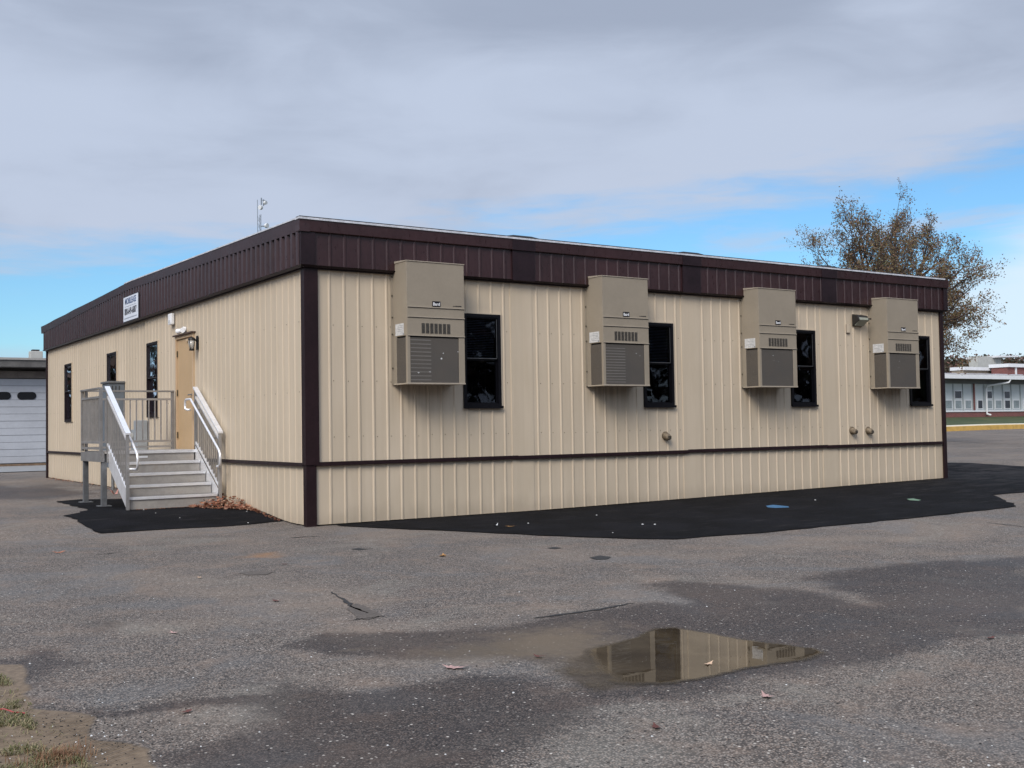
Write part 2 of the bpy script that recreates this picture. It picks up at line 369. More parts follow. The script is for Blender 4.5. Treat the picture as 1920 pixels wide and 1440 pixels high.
def water_mat():
    m, b, p, out, oc, tc = newmat('puddle_water')
    g = b.n('ShaderNodeNewGeometry').outputs['Position']
    a = b.n('ShaderNodeAttribute', attribute_name='depth').outputs['Fac']
    n = b.noise(g, 2.2, 5, .65, .4); n2 = b.noise(g, 30, 3, .6)
    k = b.m('ADD', a, b.m('ADD', b.m('MULTIPLY_ADD', n, .50, -.25), b.m('MULTIPLY_ADD', n2, .22, -.11)))
    cov = b.ss(k, .12, .46)
    b.l(b.mix(b.ss(n, .35, .65), (.036, .026, .016), (.070, .052, .032)), p.inputs['Base Color'])
    b.l(b.ss(k, .30, .50, .30, .012), p.inputs['Roughness']); p.inputs['IOR'].default_value = 1.36; p.inputs['Specular IOR Level'].default_value = .62
    tr = b.n('ShaderNodeBsdfTransparent'); mx = b.n('ShaderNodeMixShader'); b.l(cov, mx.inputs[0]); b.l(tr.outputs[0], mx.inputs[1]); b.l(p.outputs[0], mx.inputs[2]); b.l(mx.outputs[0], out.inputs[0])
    bp = b.n('ShaderNodeBump'); bp.inputs['Distance'].default_value = .0006; bp.inputs['Strength'].default_value = .35
    b.l(b.noise(g, 6, 2), bp.inputs['Height']); b.l(bp.outputs[0], p.inputs['Normal'])
water_mat()

# ------------------------------------------------------------------ mesh helpers
class MB:
    def __init__(s): s.v = []; s.f = []; s.mi = []; s.cur = 0
    def add(s, vs, fs):
        n = len(s.v); s.v += [tuple(map(float, v)) for v in vs]; s.f += [tuple(i+n for i in f) for f in fs]; s.mi += [s.cur]*len(fs)
    def box(s, x0, x1, y0, y1, z0, z1):
        s.add([(x0, y0, z0), (x1, y0, z0), (x1, y1, z0), (x0, y1, z0), (x0, y0, z1), (x1, y0, z1), (x1, y1, z1), (x0, y1, z1)],
              [(3, 2, 1, 0), (4, 5, 6, 7), (0, 1, 5, 4), (1, 2, 6, 5), (2, 3, 7, 6), (3, 0, 4, 7)]); return s
    def hexa(s, pts):
        s.add(pts, [(3, 2, 1, 0), (4, 5, 6, 7), (0, 1, 5, 4), (1, 2, 6, 5), (2, 3, 7, 6), (3, 0, 4, 7)]); return s
    def tube(s, pts, r, n=8, cap=True):
        pts = [Vector(p) for p in pts]; rs = r if isinstance(r, (list, tuple)) else [r]*len(pts)
        rings = []; prev = None
        for i, p in enumerate(pts):
            t = (pts[min(i+1, len(pts)-1)]-pts[max(i-1, 0)]).normalized()
            a = prev if prev is not None else (Vector((0, 0, 1)) if abs(t.z) < .9 else Vector((1, 0, 0)))
            a = (a-t*a.dot(t)).normalized(); prev = a; c = t.cross(a)
            rings.append([p+(a*math.cos(2*math.pi*k/n)+c*math.sin(2*math.pi*k/n))*rs[i] for k in range(n)])
        vs = [v for rg in rings for v in rg]; fs = []
        for i in range(len(pts)-1):
            for k in range(n): fs.append((i*n+k, i*n+(k+1) % n, (i+1)*n+(k+1) % n, (i+1)*n+k))
        if cap: fs += [tuple(range(n))[::-1], tuple(range((len(pts)-1)*n, len(pts)*n))]
        s.add(vs, fs); return s
    def disc_cyl(s, c, ax, r, h, n=16):
        c = Vector(c); ax = Vector(ax).normalized(); s.tube([c, c+ax*h], r, n); return s
    def poly(s, pts2, z0, z1):      # vertical prism
        n = len(pts2); s.add([(x, y, z0) for x, y in pts2]+[(x, y, z1) for x, y in pts2],
              [tuple(range(n))[::-1], tuple(range(n, 2*n))]+[(i, (i+1) % n, n+(i+1) % n, n+i) for i in range(n)]); return s
    def each(s, name, mats, parent=None, **k):
        """one object per loose box of this builder"""
        n = len(s.v)//8
        for i in range(n):
            q = MB(); q.v = s.v[8*i:8*i+8]; q.f = [tuple(j-8*i for j in f) for f in s.f[6*i:6*i+6]]; q.mi = [0]*6; q.build(name, mats, parent, **k)
    def build(s, name, mats, parent=None, bevel=0, smooth=False):
        me = bpy.data.meshes.new(name); me.from_pydata(s.v, [], s.f)
        if not isinstance(mats, (list, tuple)): mats = [mats]
        for mm in mats: me.materials.append(MAT[mm])
        if len(mats) > 1: me.polygons.foreach_set('material_index', s.mi)
        me.validate(); me.update()
        if bevel or smooth:
            bm = bmesh.new(); bm.from_mesh(me)
            if bevel: bmesh.ops.bevel(bm, geom=[e for e in bm.edges if len(e.link_faces) == 2 and e.calc_face_angle(0) > .5], offset=bevel, segments=2, profile=.6, affect='EDGES')
            bmesh.ops.recalc_face_normals(bm, faces=bm.faces)
            if smooth:
                for f in bm.faces: f.smooth = True
            bm.to_mesh(me); bm.free()
        o = bpy.data.objects.new(name, me); COL.objects.link(o)
        if parent: o.parent = parent; o.matrix_parent_inverse = Matrix.Translation(-Vector(parent.location)) if parent.type == 'EMPTY' and not parent.parent else Matrix()
        return o
def tag(o, label=None, cat=None, group=None, kind=None):
    if label: o['label'] = label
    if cat: o['category'] = cat
    if group: o['group'] = group
    if kind: o['kind'] = kind
    return o
def thing(name, label, cat, loc=(0, 0, 0), group=None):
    o = bpy.data.objects.new(name, None); o.empty_display_size = .2; COL.objects.link(o); o.location = loc
    return tag(o, label, cat, group)
def fix(o, parent):
    """child of a child: geometry is written in world metres"""
    o.parent = parent; o.matrix_parent_inverse = parent.matrix_parent_inverse.inverted() @ Matrix.Translation(-Vector(parent.parent.location)) if False else Matrix(); return o
def sub(mb, name, mats, part, **k):
    """a sub-part; its part already sits in world metres, so no further shift"""
    o = mb.build(name, mats, None, **k); o.parent = part; return o
def copytree(src, parent=None, off=None):
    c = src.copy(); COL.objects.link(c)
    if parent: c.parent = parent
    if off is not None: c.location = Vector(src.location)+Vector(off)
    for ch in list(src.children): copytree(ch, c)
    return c

def text_mb(txt, size, origin, xdir, zdir, ndir, depth=.002, squash=1.0):
    """flat lettering as mesh data appended to an MB"""
    cu = bpy.data.curves.new('t', 'FONT'); cu.body = txt; cu.size = size; cu.align_x = 'CENTER'; cu.align_y = 'CENTER'; cu.extrude = depth; cu.offset = size*.022; cu.resolution_u = 3
    o = bpy.data.objects.new('t', cu); me = bpy.data.meshes.new_from_object(o)
    mb = MB(); X, Z, N = Vector(xdir), Vector(zdir), Vector(ndir); O = Vector(origin)
    mb.add([O+X*v.co.x*squash+Z*v.co.y+N*v.co.z for v in me.vertices], [tuple(p.vertices) for p in me.polygons])
    bpy.data.objects.remove(o); bpy.data.meshes.remove(me); bpy.data.curves.remove(cu)
    return mb

# ------------------------------------------------------------------ ground sheet
def sdf(poly, X, Y):
    """signed distance (+ inside) to a polygon of world xy"""
    P = np.array(poly); inside = np.zeros(X.shape, bool); d = np.full(X.shape, 1e9)
    for i in range(len(P)):
        a, c = P[i], P[(i+1) % len(P)]
        e = c-a; t = np.clip(((X-a[0])*e[0]+(Y-a[1])*e[1])/(e@e+1e-12), 0, 1)
        d = np.minimum(d, np.hypot(X-a[0]-t*e[0], Y-a[1]-t*e[1]))
        cond = ((a[1] > Y) != (c[1] > Y)) & (X < (c[0]-a[0])*(Y-a[1])/(c[1]-a[1]+1e-12)+a[0]); inside ^= cond
    return np.where(inside, d, -d)
def px_poly(pts): return [tuple(at(x, y)[:2]) for x, y in pts]
def lines(lo, a, c, hi, fine, n=26, grow=1.22):
    mid = np.arange(a, c+1e-6, fine); L = []; s = fine; x = a
    while x > lo: s *= grow; x -= s; L.append(max(x, lo))
    H = []; s = fine; x = c
    while x < hi: s *= grow; x += s; H.append(min(x, hi))
    return np.array(sorted(set(np.round(L[::-1]+list(mid)+H, 4))))
xs = lines(-900, -6.2, 5.5, 1300, .055); ys = lines(-700, -13.4, -1.0, 1300, .055)
xs = np.array(sorted(set(list(xs)+list(np.arange(6, 60, 1.5)))))
ys = np.array(sorted(set(list(ys)+list(np.arange(-.6, 3, .25))+list(np.arange(3, 40, 1.5)))))
GX, GY = np.meshgrid(xs, ys, indexing='ij')
def vnoise(X, Y, sc, seed):
    g_ = np.random.default_rng(seed).random((256, 256)); x = X*sc+500.3; y = Y*sc+700.7
    i = np.floor(x).astype(int); j = np.floor(y).astype(int); u = x-i; v = y-j; u = u*u*(3-2*u); v = v*v*(3-2*v); i %= 255; j %= 255
    return (g_[i, j]*(1-u)+g_[i+1, j]*u)*(1-v)+(g_[i, j+1]*(1-u)+g_[i+1, j+1]*u)*v-.5
def warp(X, Y, k=1.0):
    dx = sum(a_*vnoise(X, Y, f_, sd_) for a_, f_, sd_ in ((.42, .9, 1), (.22, 2.3, 2), (.12, 5.5, 3)))
    dy = sum(a_*vnoise(X, Y, f_, sd_) for a_, f_, sd_ in ((.42, .9, 4), (.22, 2.3, 5), (.12, 5.5, 6)))
    return X+dx*k, Y+dy*k
WGX, WGY = warp(GX, GY)
W2X, W2Y = warp(GX, GY, .3)
def field(poly_px, soft=.12, k=1):
    s = sdf(px_poly(poly_px), WGX if k else W2X, WGY if k else W2Y); return np.clip(.5+s/soft*.5, 0, 1)
wet = np.zeros(GX.shape); silt = wet.copy(); mud = wet.copy(); tread = wet.copy(); rust = wet.copy()
WET = [([(1225, 1098), (1290, 1086), (1400, 1092), (1500, 1112), (1620, 1130), (1500, 1100), (1470, 1082), (1560, 1066), (1700, 1058), (1800, 1050), (1960, 1040), (1960, 1190), (1800, 1205), (1680, 1235), (1560, 1262), (1400, 1300), (1250, 1322), (1100, 1335), (980, 1345), (1010, 1300), (1000, 1250), (900, 1225), (760, 1222), (640, 1214), (612, 1203), (650, 1190), (840, 1178), (1000, 1152), (1190, 1134), (1280, 1135)], .20, 1.0),
       ([(560, 1262), (640, 1292), (740, 1300), (860, 1268), (960, 1270), (1080, 1325), (1130, 1345), (1040, 1375), (960, 1420), (900, 1470), (420, 1480), (300, 1440), (330, 1425), (480, 1400), (470, 1345), (420, 1330), (130, 1332), (60, 1318), (75, 1305), (280, 1316), (470, 1300), (500, 1275)], .22, .95),
       ([(-20, 1238), (60, 1238), (75, 1225), (120, 1212), (160, 1235), (250, 1243), (190, 1254), (150, 1275), (80, 1290), (60, 1322), (0, 1320), (-30, 1260)], .12, .85),
       ([(60, 1160), (110, 1164), (150, 1150), (180, 1165), (190, 1185), (160, 1203), (120, 1186), (80, 1175)], .14, .72),
       ([(180, 1340), (300, 1350), (430, 1400), (300, 1418), (250, 1395), (190, 1380)], .2, .7),
       ([(-40, 905), (40, 915), (95, 905), (150, 925), (100, 938), (-40, 938)], .5, 1.0), ([(-60, 918), (60, 920), (120, 915), (200, 925), (60, 933), (-60, 932)], .3, 1.0)]
WET += [([(608, 1204), (650, 1189), (760, 1187), (900, 1177), (1000, 1158), (1090, 1146), (1110, 1156), (1000, 1174), (900, 1192), (790, 1202), (760, 1216), (650, 1215)], .10, 1.25), ([(60, 1318), (130, 1330), (280, 1322), (480, 1304), (560, 1300), (600, 1330), (480, 1330), (300, 1338), (130, 1340), (62, 1328)], .08, 1.1), ([(1240, 1100), (1300, 1088), (1400, 1094), (1520, 1120), (1640, 1140), (1560, 1165), (1420, 1160), (1300, 1140), (1260, 1120)], .18, 1.15), ([(620, 1330), (760, 1320), (900, 1330), (960, 1370), (860, 1400), (700, 1400), (600, 1370)], .3, 1.2), ([(1560, 1068), (1700, 1060), (1940, 1045), (1940, 1085), (1700, 1105), (1560, 1090)], .25, 1.15)]
for poly, soft, k in WET: wet = np.maximum(wet, field(poly, soft)*k)
for poly, soft, k in [([(780, 1205), (850, 1190), (960, 1172), (1080, 1165), (1160, 1180), (1200, 1215), (1250, 1300), (1120, 1312), (1020, 1290), (960, 1240), (860, 1235), (800, 1225)], .45, 1.0),
                      ([(650, 1206), (740, 1200), (720, 1210), (660, 1212)], .1, .8), ([(560, 1262), (640, 1300), (620, 1420), (500, 1440), (480, 1340)], .3, .55),
                      ([(1500, 1180), (1700, 1165), (1960, 1150), (1960, 1185), (1700, 1215), (1560, 1235)], .3, .5), ([(110, 1165), (150, 1152), (185, 1170), (180, 1195), (140, 1195)], .12, .6)]:
    silt = np.maximum(silt, field(poly, soft)*k)
mud = field([(-80, 1247), (58, 1247), (66, 1262), (60, 1300), (75, 1325), (150, 1330), (185, 1342), (180, 1385), (230, 1392), (300, 1408), (330, 1470), (300, 1600), (-500, 1600), (-400, 1247)], .14, 0)
# the verge goes on to the left of the picture
tread = field([(120, 1335), (165, 1335), (240, 1385), (300, 1410), (280, 1445), (170, 1445), (150, 1390)], .15)
rust = field([(410, 1052), (430, 1040), (480, 1034), (508, 1042), (470, 1052)], .25)*.9
wet = np.maximum(wet, np.clip(sst(.2, .9, silt)*.3, 0, 1))
GZ = gz(GX, GY) - .012*sst(.3, .7, mud)*0
nv = GX.size; nx_, ny_ = GX.shape
co = np.stack([GX, GY, GZ], -1).reshape(-1, 3)
idx = np.arange(nv).reshape(nx_, ny_)
fc = np.stack([idx[:-1, :-1], idx[1:, :-1], idx[1:, 1:], idx[:-1, 1:]], -1).reshape(-1, 4)
me = bpy.data.meshes.new('parking_lot'); me.from_pydata(co.tolist(), [], fc.tolist()); me.materials.append(MAT['worn_asphalt'])
for nm, arr in (('wet', wet), ('silt', silt), ('mud', mud), ('tread', tread), ('rust', rust)):
    a = me.attributes.new(nm, 'FLOAT', 'POINT'); a.data.foreach_set('value', arr.reshape(-1).astype(np.float32))
gnd = bpy.data.objects.new('ground', me); COL.objects.link(gnd); tag(gnd, kind='structure')

def sheet(name, pts, dz, mat, n=5, kind='structure', step=None, jit=0.0):
    """a thin sheet that follows the ground: outline in world xy, refined and lifted by dz"""
    P = []
    for i in range(len(pts)):
        a, c = Vector(pts[i][:2]), Vector(pts[(i+1) % len(pts)][:2]); k = max(1, int((c-a).length/(step or .5)))
        for j in range(k):
            q = a.lerp(c, j/k)
            if jit and j: q += Vector((random.gauss(0, jit), random.gauss(0, jit)))
            P.append(q)
    bm = bmesh.new(); vs = [bm.verts.new((q.x, q.y, 0)) for q in P]; es = [bm.edges.new((vs[i], vs[(i+1) % len(vs)])) for i in range(len(vs))]
    bmesh.ops.triangle_fill(bm, use_beauty=True, edges=es)
    xs_ = [q.x for q in P]; ys_ = [q.y for q in P]; st = (step or .5)
    # slice along grid lines so it follows slopes
    for axis, lo, hi in ((0, min(xs_), max(xs_)), (1, min(ys_), max(ys_))):
        t = math.floor(lo/st)*st+st
        while t < hi:
            co_ = [0, 0, 0]; no = [0, 0, 0]; co_[axis] = t; no[axis] = 1
            bmesh.ops.bisect_plane(bm, geom=bm.verts[:]+bm.edges[:]+bm.faces[:], plane_co=co_, plane_no=no); t += st
    for v in bm.verts: v.co.z = float(gz(v.co.x, v.co.y))+dz
    bmesh.ops.recalc_face_normals(bm, faces=bm.faces)
    if sum(f.normal.z for f in bm.faces) < 0: bmesh.ops.reverse_faces(bm, faces=bm.faces)
    me = bpy.data.meshes.new(name); bm.to_mesh(me); bm.free(); me.materials.append(MAT[mat])
    o = bpy.data.objects.new(name, me); COL.objects.link(o)
    if kind: tag(o, kind=kind)
    return o
# fresh black asphalt round the office
sheet('asphalt_strip', [(.40, -.02)]+px_poly([(640, 987), (740, 992), (900, 999), (1050, 1006), (1180, 1011), (1266, 1012), (1400, 1002), (1600, 983), (1780, 965), (1906, 950), (1880, 937), (1861, 929), (1890, 926), (2000, 919), (2150, 912)])+[(30.0, 1.5)]+px_poly([(2000, 882), (1920, 875), (1850, 871), (1776, 868)])+[(21, 9), (14.4, 9), (14.4, -.02)], .010, 'fresh_asphalt', step=.25, jit=.022)
sheet('asphalt_apron', [(.0, .92)]+px_poly([(480, 983), (400, 989), (300, 994), (190, 1001), (160, 988), (118, 968), (150, 962), (165, 956), (105, 941), (150, 937), (300, 936)])+[(0, 8.0)], .010, 'fresh_asphalt', step=.2, jit=.020)

# puddle: level water sheet
PUD = px_poly([(985, 1275), (985, 1245), (1020, 1224), (1100, 1206), (1170, 1192), (1205, 1176), (1270, 1172), (1340, 1186), (1400, 1197), (1480, 1208), (1535, 1213), (1562, 1224), (1540, 1238), (1480, 1250), (1420, 1262), (1340, 1280), (1270, 1292), (1180, 1304), (1110, 1314), (1030, 1300)])
px0, px1 = min(p[0] for p in PUD)-.1, max(p[0] for p in PUD)+.1; py0, py1 = min(p[1] for p in PUD)-.1, max(p[1] for p in PUD)+.1
ax_ = np.arange(px0, px1, .02); ay_ = np.arange(py0, py1, .02); AX, AY = np.meshgrid(ax_, ay_, indexing='ij')
WAX, WAY = warp(AX, AY, .45); S = sdf(PUD, WAX, WAY)
# clear water towards the east end, silty shallows on the west
cl = at(1225, 1240); cr_ = at(1500, 1225)
along = ((AX-cl.x)*(cr_.x-cl.x)+(AY-cl.y)*(cr_.y-cl.y))/((cr_-cl).length_squared)
dep = np.clip(S/.22, -.3, 1)*np.clip(.26+.85*sst(-.50, .06, along), 0, 1.0)
k_ = np.where(S > -.03)
ids = -np.ones(AX.shape, int); ids[k_] = np.arange(len(k_[0]))
V = np.stack([AX[k_], AY[k_], np.full(len(k_[0]), .005)], -1)
F = []
for i in range(AX.shape[0]-1):
    for j in range(AX.shape[1]-1):
        q = (ids[i, j], ids[i+1, j], ids[i+1, j+1], ids[i, j+1])
        if min(q) >= 0: F.append(q)
me = bpy.data.meshes.new('puddle'); me.from_pydata(V.tolist(), [], F); me.materials.append(MAT['puddle_water'])
a = me.attributes.new('depth', 'FLOAT', 'POINT'); a.data.foreach_set('value', dep[k_].astype(np.float32))
o = bpy.data.objects.new('puddle', me); COL.objects.link(o); tag(o, kind='structure')

# cracks and small potholes in the lot
def crack(name, pts, wpx):
    P = [at(x, y) for x, y in pts]; pts2 = []
    for i in range(len(P)-1):
        for j in range(6): pts2.append(P[i].lerp(P[i+1], j/6)+Vector((random.gauss(0, .006), random.gauss(0, .006), 0)))
    pts2.append(P[-1]); n = len(pts2); mb = MB(); vs = []
    for i, q in enumerate(pts2):
        t = (pts2[min(i+1, n-1)]-pts2[max(i-1, 0)]).normalized(); s = Vector((-t.y, t.x, 0)); w_ = wpx*(.35+.65*math.sin(math.pi*min(1, max(0, (i+.5)/n))))*random.uniform(.5, 1.3)
        for k in (-1, 1): v = q+s*k*w_/2; vs.append((v.x, v.y, float(gz(v.x, v.y))+.004))
    mb.add(vs, [(2*i, 2*i+1, 2*i+3, 2*i+2) for i in range(n-1)]); tag(mb.build(name, 'crack_dark'), kind='structure')
crack('pavement_crack', [(620, 1110), (645, 1126), (662, 1140), (690, 1150)], .035)
crack('pavement_crack', [(655, 1164), (690, 1160), (722, 1155)], .02)
crack('pavement_crack', [(1000, 1160), (1060, 1152), (1130, 1142), (1190, 1131)], .045)
crack('pavement_crack', [(1850, 980), (1885, 984), (1925, 989)], .03)
crack('pavement_crack', [(1775, 827), (1850, 831), (1930, 834)], .10)
crack('pavement_crack', [(545, 1009), (570, 1007), (600, 1006)], .06)
crack('pavement_crack', [(178, 1040), (205, 1038), (228, 1036)], .03)
crack('pavement_crack', [(1230, 1190), (1250, 1182), (1266, 1188)], .03)
for nm, pts, mt in (('pothole', [(650, 1142), (668, 1132), (690, 1140), (716, 1155), (690, 1163), (668, 1160)], 'pothole'), ('pothole', [(1105, 1046), (1125, 1042), (1146, 1045), (1140, 1049), (1118, 1050)], 'crack_dark'),
                    ('pothole', [(446, 1075), (470, 1071), (512, 1073), (500, 1078), (465, 1079)], 'pothole'), ('pothole', [(658, 1030), (672, 1028), (690, 1030), (672, 1032)], 'crack_dark'), ('pothole', [(1025, 1028), (1040, 1026), (1054, 1028), (1040, 1030)], 'crack_dark')):
    sheet(nm, px_poly(pts), .004, mt, step=.12, jit=.01)

# ------------------------------------------------------------------ the office
L, DY, ZB, ZF = 14.4, 18.02, .889, 3.639
office = thing('modular_building', 'long tan ribbed metal office building with dark brown fascia and corner trim', 'building', (L/2, DY/2, 0))

def ribbed(length, ribs, to3, z0, z1, holes=(), rh=.0135, wb=.046, wt=.020, flats=(), seg=0):
    """ribbed metal sheet; to3(t, depth, z); holes = (t0,t1,za,zb)"""
    ev = [(0, 0), (length, 0)]
    for r_ in ribs: ev += [(r_-wb/2, 0), (r_-wt/2, rh), (r_+wt/2, rh), (r_+wb/2, 0)]
    for f0, f1 in flats: ev += [(f0, 0), (f0+.004, .012), (f1-.004, .012), (f1, 0)]
    ev.sort(); T = [e[0] for e in ev]; Dp = [e[1] for e in ev]
    cuts = sorted({h[0] for h in holes} | {h[1] for h in holes})
    for c_ in cuts:
        if all(abs(c_-t) > 1e-4 for t in T):
            d_ = float(np.interp(c_, T, Dp)); i = int(np.searchsorted(T, c_)); T.insert(i, c_); Dp.insert(i, d_)
    mb = MB()
    for i in range(len(T)-1):
        a, c = T[i], T[i+1]
        if c-a < 1e-6: continue
        mid = (a+c)/2; spans = [[None, z1]]
        za = z0; segs = []
        hs = sorted([h for h in holes if h[0]-1e-6 <= mid <= h[1]+1e-6], key=lambda h: h[2])
        cur = None
        for h in hs: segs.append((cur, h[2])); cur = h[3]
        segs.append((cur, z1))
        for s0, s1 in segs:
            b0 = z0(a) if s0 is None and callable(z0) else (z0 if s0 is None else s0); b1 = z0(c) if s0 is None and callable(z0) else (z0 if s0 is None else s0)
            mb.add([to3(a, Dp[i], b0), to3(c, Dp[i+1], b1), to3(c, Dp[i+1], s1), to3(a, Dp[i], s1)], [(0, 1, 2, 3)])
    return mb
RP = .228
ribsX = [m*3.6+.355+k*RP for m in range(4) for k in range(14) if m*3.6+.355+k*RP < L-.12]
ribsX = [r_ for r_ in ribsX if not any(abs(r_-(m*3.6+.1)) < .2 and m for m in range(1, 4))]
flatsX = [(3.44+3.6*m, 3.86+3.6*m) for m in range(3)]
ribsX = [r_ for r_ in ribsX if not any(f0-.02 < r_ < f1+.05 for f0, f1 in flatsX)]
ribsY = [.20+k*RP for k in range(int((DY-.3)/RP))]
WX = [2.569, 6.161, 9.788, 13.307]; WWX = .665; WZ0, WZ1 = 1.655, 3.11
WY = [(14.92, 15.72), (10.46, 11.26), (7.28, 8.03)]; WYZ0, WYZ1 = 1.655, 3.14
DR = (4.99, 6.06, 1.02, 3.12)
toR = lambda t, d, z: (t, -d, z)
toL = lambda t, d, z: (-d, t, z)
toB = lambda t, d, z: (t, DY+d, z)
toE = lambda t, d, z: (L+d, t, z)
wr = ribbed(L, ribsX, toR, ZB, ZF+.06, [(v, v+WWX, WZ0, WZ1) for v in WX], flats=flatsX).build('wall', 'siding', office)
wl = ribbed(DY, ribsY, toL, ZB, ZF+.06, [(a, c, WYZ0, WYZ1) for a, c in WY]+[DR], rh=.009).build('wall', 'siding_side', office)
ribbed(L, ribsX, toB, ZB-1, ZF+.06).build('wall', 'siding_side', office)
ribbed(DY, ribsY, toE, ZB-1, ZF+.06).build('wall', 'siding_side', office)
gb = lambda x, y: float(gz(x, y))+.018
skb = [r_ + .0 for r_ in ribsX]
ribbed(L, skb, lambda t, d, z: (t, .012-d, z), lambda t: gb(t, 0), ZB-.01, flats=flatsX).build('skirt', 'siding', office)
ribbed(DY, ribsY, lambda t, d, z: (.012-d, t, z), lambda t: gb(-.02, t), ZB-.01, rh=.009).build('skirt', 'siding_side', office)
# screw heads: part of the wall sheets' look, kept as one fixing row
mb = MB()
for z in (1.25, 2.05, 2.85):
    for r_ in ribsX:
        if any(v-.05 < r_+.06 < v+WWX+.05 and WZ0 < z < WZ1 for v in WX): continue
        mb.disc_cyl((r_+.055, 0, z+random.uniform(-.01, .01)), (0, -1, 0), .006, .006, 6)
o = mb.build('screw_row', 'hinge_metal', office); o['kind'] = 'stuff'
mb = MB()
for z in (1.9, 2.9):
    for r_ in ribsY[::2]:
        if any(a-.05 < r_+.06 < c+.05 for a, c in WY) or DR[0]-.05 < r_+.06 < DR[1]+.05: continue
        mb.disc_cyl((0, r_+.055, z), (-1, 0, 0), .006, .006, 6)
o = mb.build('screw_row', 'hinge_metal', office); o['kind'] = 'stuff'
# belt trim between wall and skirt, slightly out of line at each module joint
for m_ in range(4):
    dz = (0, -.006, .004, -.003)[m_]
    x0 = m_*3.6+(.09 if m_ == 0 else -.06); x1 = (m_+1)*3.6+(-.06 if m_ < 3 else -.09)
    MB().box(x0, x1, -.040-.002*(m_ % 2), -.001, ZB-.045+dz, ZB+.012+dz).build('belt_trim', 'brown_trim', office, bevel=.004)
MB().box(-.036, -.001, .09, DY-.06, ZB-.050, ZB+.004).build('belt_trim', 'brown_trim', office, bevel=.004)
# corner posts
def post(x0, x1, y0, y1, z0, z1, nm='corner_post'): return MB().box(x0, x1, y0, y1, z0, z1).build(nm, 'brown_trim', office, bevel=.004)
mb = MB(); mb.poly([(-.045, -.045), (.165, -.045), (.165, -.0), (0, 0), (0, .085), (-.045, .085)], ZB-.03, ZF+.02); mb.build('corner_post', 'brown_trim', office, bevel=.004)
mb = MB(); mb.poly([(-.030, -.030), (.125, -.030), (.125, .02), (.02, .02), (.02, .085), (-.030, .085)], -.02, ZB-.032); mb.build('corner_post', 'brown_trim', office, bevel=.004)
mb = MB(); mb.poly([(L-.055, -.040), (L+.05, -.040), (L+.05, .1), (L, .1), (L, .0), (L-.055, .0)], .08, ZF+.02); mb.build('corner_post', 'brown_trim', office, bevel=.004)
mb = MB(); mb.poly([(-.040, DY-.05), (-.0, DY-.05), (0, DY), (.1, DY), (.1, DY+.05), (-.040, DY+.05)], .12, ZF+.02); mb.build('corner_post', 'brown_trim', office, bevel=.004)
# fascia
FO = .095; FZ0, FZ1 = ZF+.03, 4.14
ridge = lambda y: .195*(1-abs(y-DY/2)/(DY/2))
ZC = lambda y: 4.14+ridge(y); ZT = lambda y: 4.335+ridge(y)*.85
fr_ribs = [.33+k*RP for k in range(int((L+.1)/RP)) if .33+k*RP < L-.1]
ribbed(L+FO*2, [r_+FO for r_ in fr_ribs], lambda t, d, z: (t-FO, -FO-d, z), FZ0, FZ1+.03, rh=.015, wb=.05, wt=.024).build('fascia', 'brown_panel', office)
mb = MB()
lf = ribbed(DY+FO*2, [.08+k*.200 for k in range(int((DY+.1)/.200))], lambda t, d, z: (-FO-d, t-FO, z), FZ0, 99, rh=.045, wb=.105, wt=.07)
lf.v = [(x, y, ZC(y)+.01 if z > 50 else z) for x, y, z in lf.v]
lf.build('fascia', 'brown_panel', office)
ribbed(DY+FO*2, [], lambda t, d, z: (L+FO, t-FO, z), FZ0, 4.3).build('fascia', 'brown_panel', office)
ribbed(L+FO*2, [], lambda t, d, z: (t-FO, DY+FO, z), FZ0, FZ1+.03).build('fascia', 'brown_panel', office)
# drip trim under the fascia
mb = MB(); mb.box(-FO+.045, L+FO-.045, -FO+.045, -.002, ZF-.012, ZF+.028); za, zb, ya, yb = ZF+.004, ZF+.034, -FO-.024, -FO+.008; mb.hexa([(-FO+.03, yb, za), (L+FO-.03, yb, za), (L+FO-.03, yb+.01, za), (-FO+.03, yb+.01, za), (-FO-.03, ya, zb), (L+FO+.03, ya, zb), (L+FO-.03, yb+.01, zb), (-FO+.03, yb+.01, zb)]); mb.build('drip_trim', 'brown_flash', office)
mb = MB(); mb.box(-FO+.045, -.002, -.0, DY+FO-.045, ZF-.012, ZF+.028); mb.hexa([(yb, -FO+.046, za), (yb+.01, -FO+.046, za), (yb+.01, DY+FO-.03, za), (yb, DY+FO-.03, za), (ya, -FO-.02, zb), (yb+.01, -FO+.046, zb), (yb+.01, DY+FO-.03, zb), (ya, DY+FO+.03, zb)]); mb.build('drip_trim', 'brown_flash', office)
# corner cap of the fascia
mb = MB(); mb.poly([(-FO-.028, -FO-.028), (.10, -FO-.028), (.10, -FO), (-FO, -FO), (-FO, .02), (-FO-.028, .02)], FZ0+.005, FZ1); mb.build('fascia_corner', 'brown_flash', office, bevel=.003)
mb = MB(); mb.poly([(L-.02, -FO-.024), (L+FO+.02, -FO-.024), (L+FO+.02, .1), (L+FO, .1), (L+FO, -FO), (L-.02, -FO)], FZ0+.005, FZ1); mb.build('fascia_corner', 'brown_flash', office, bevel=.003)
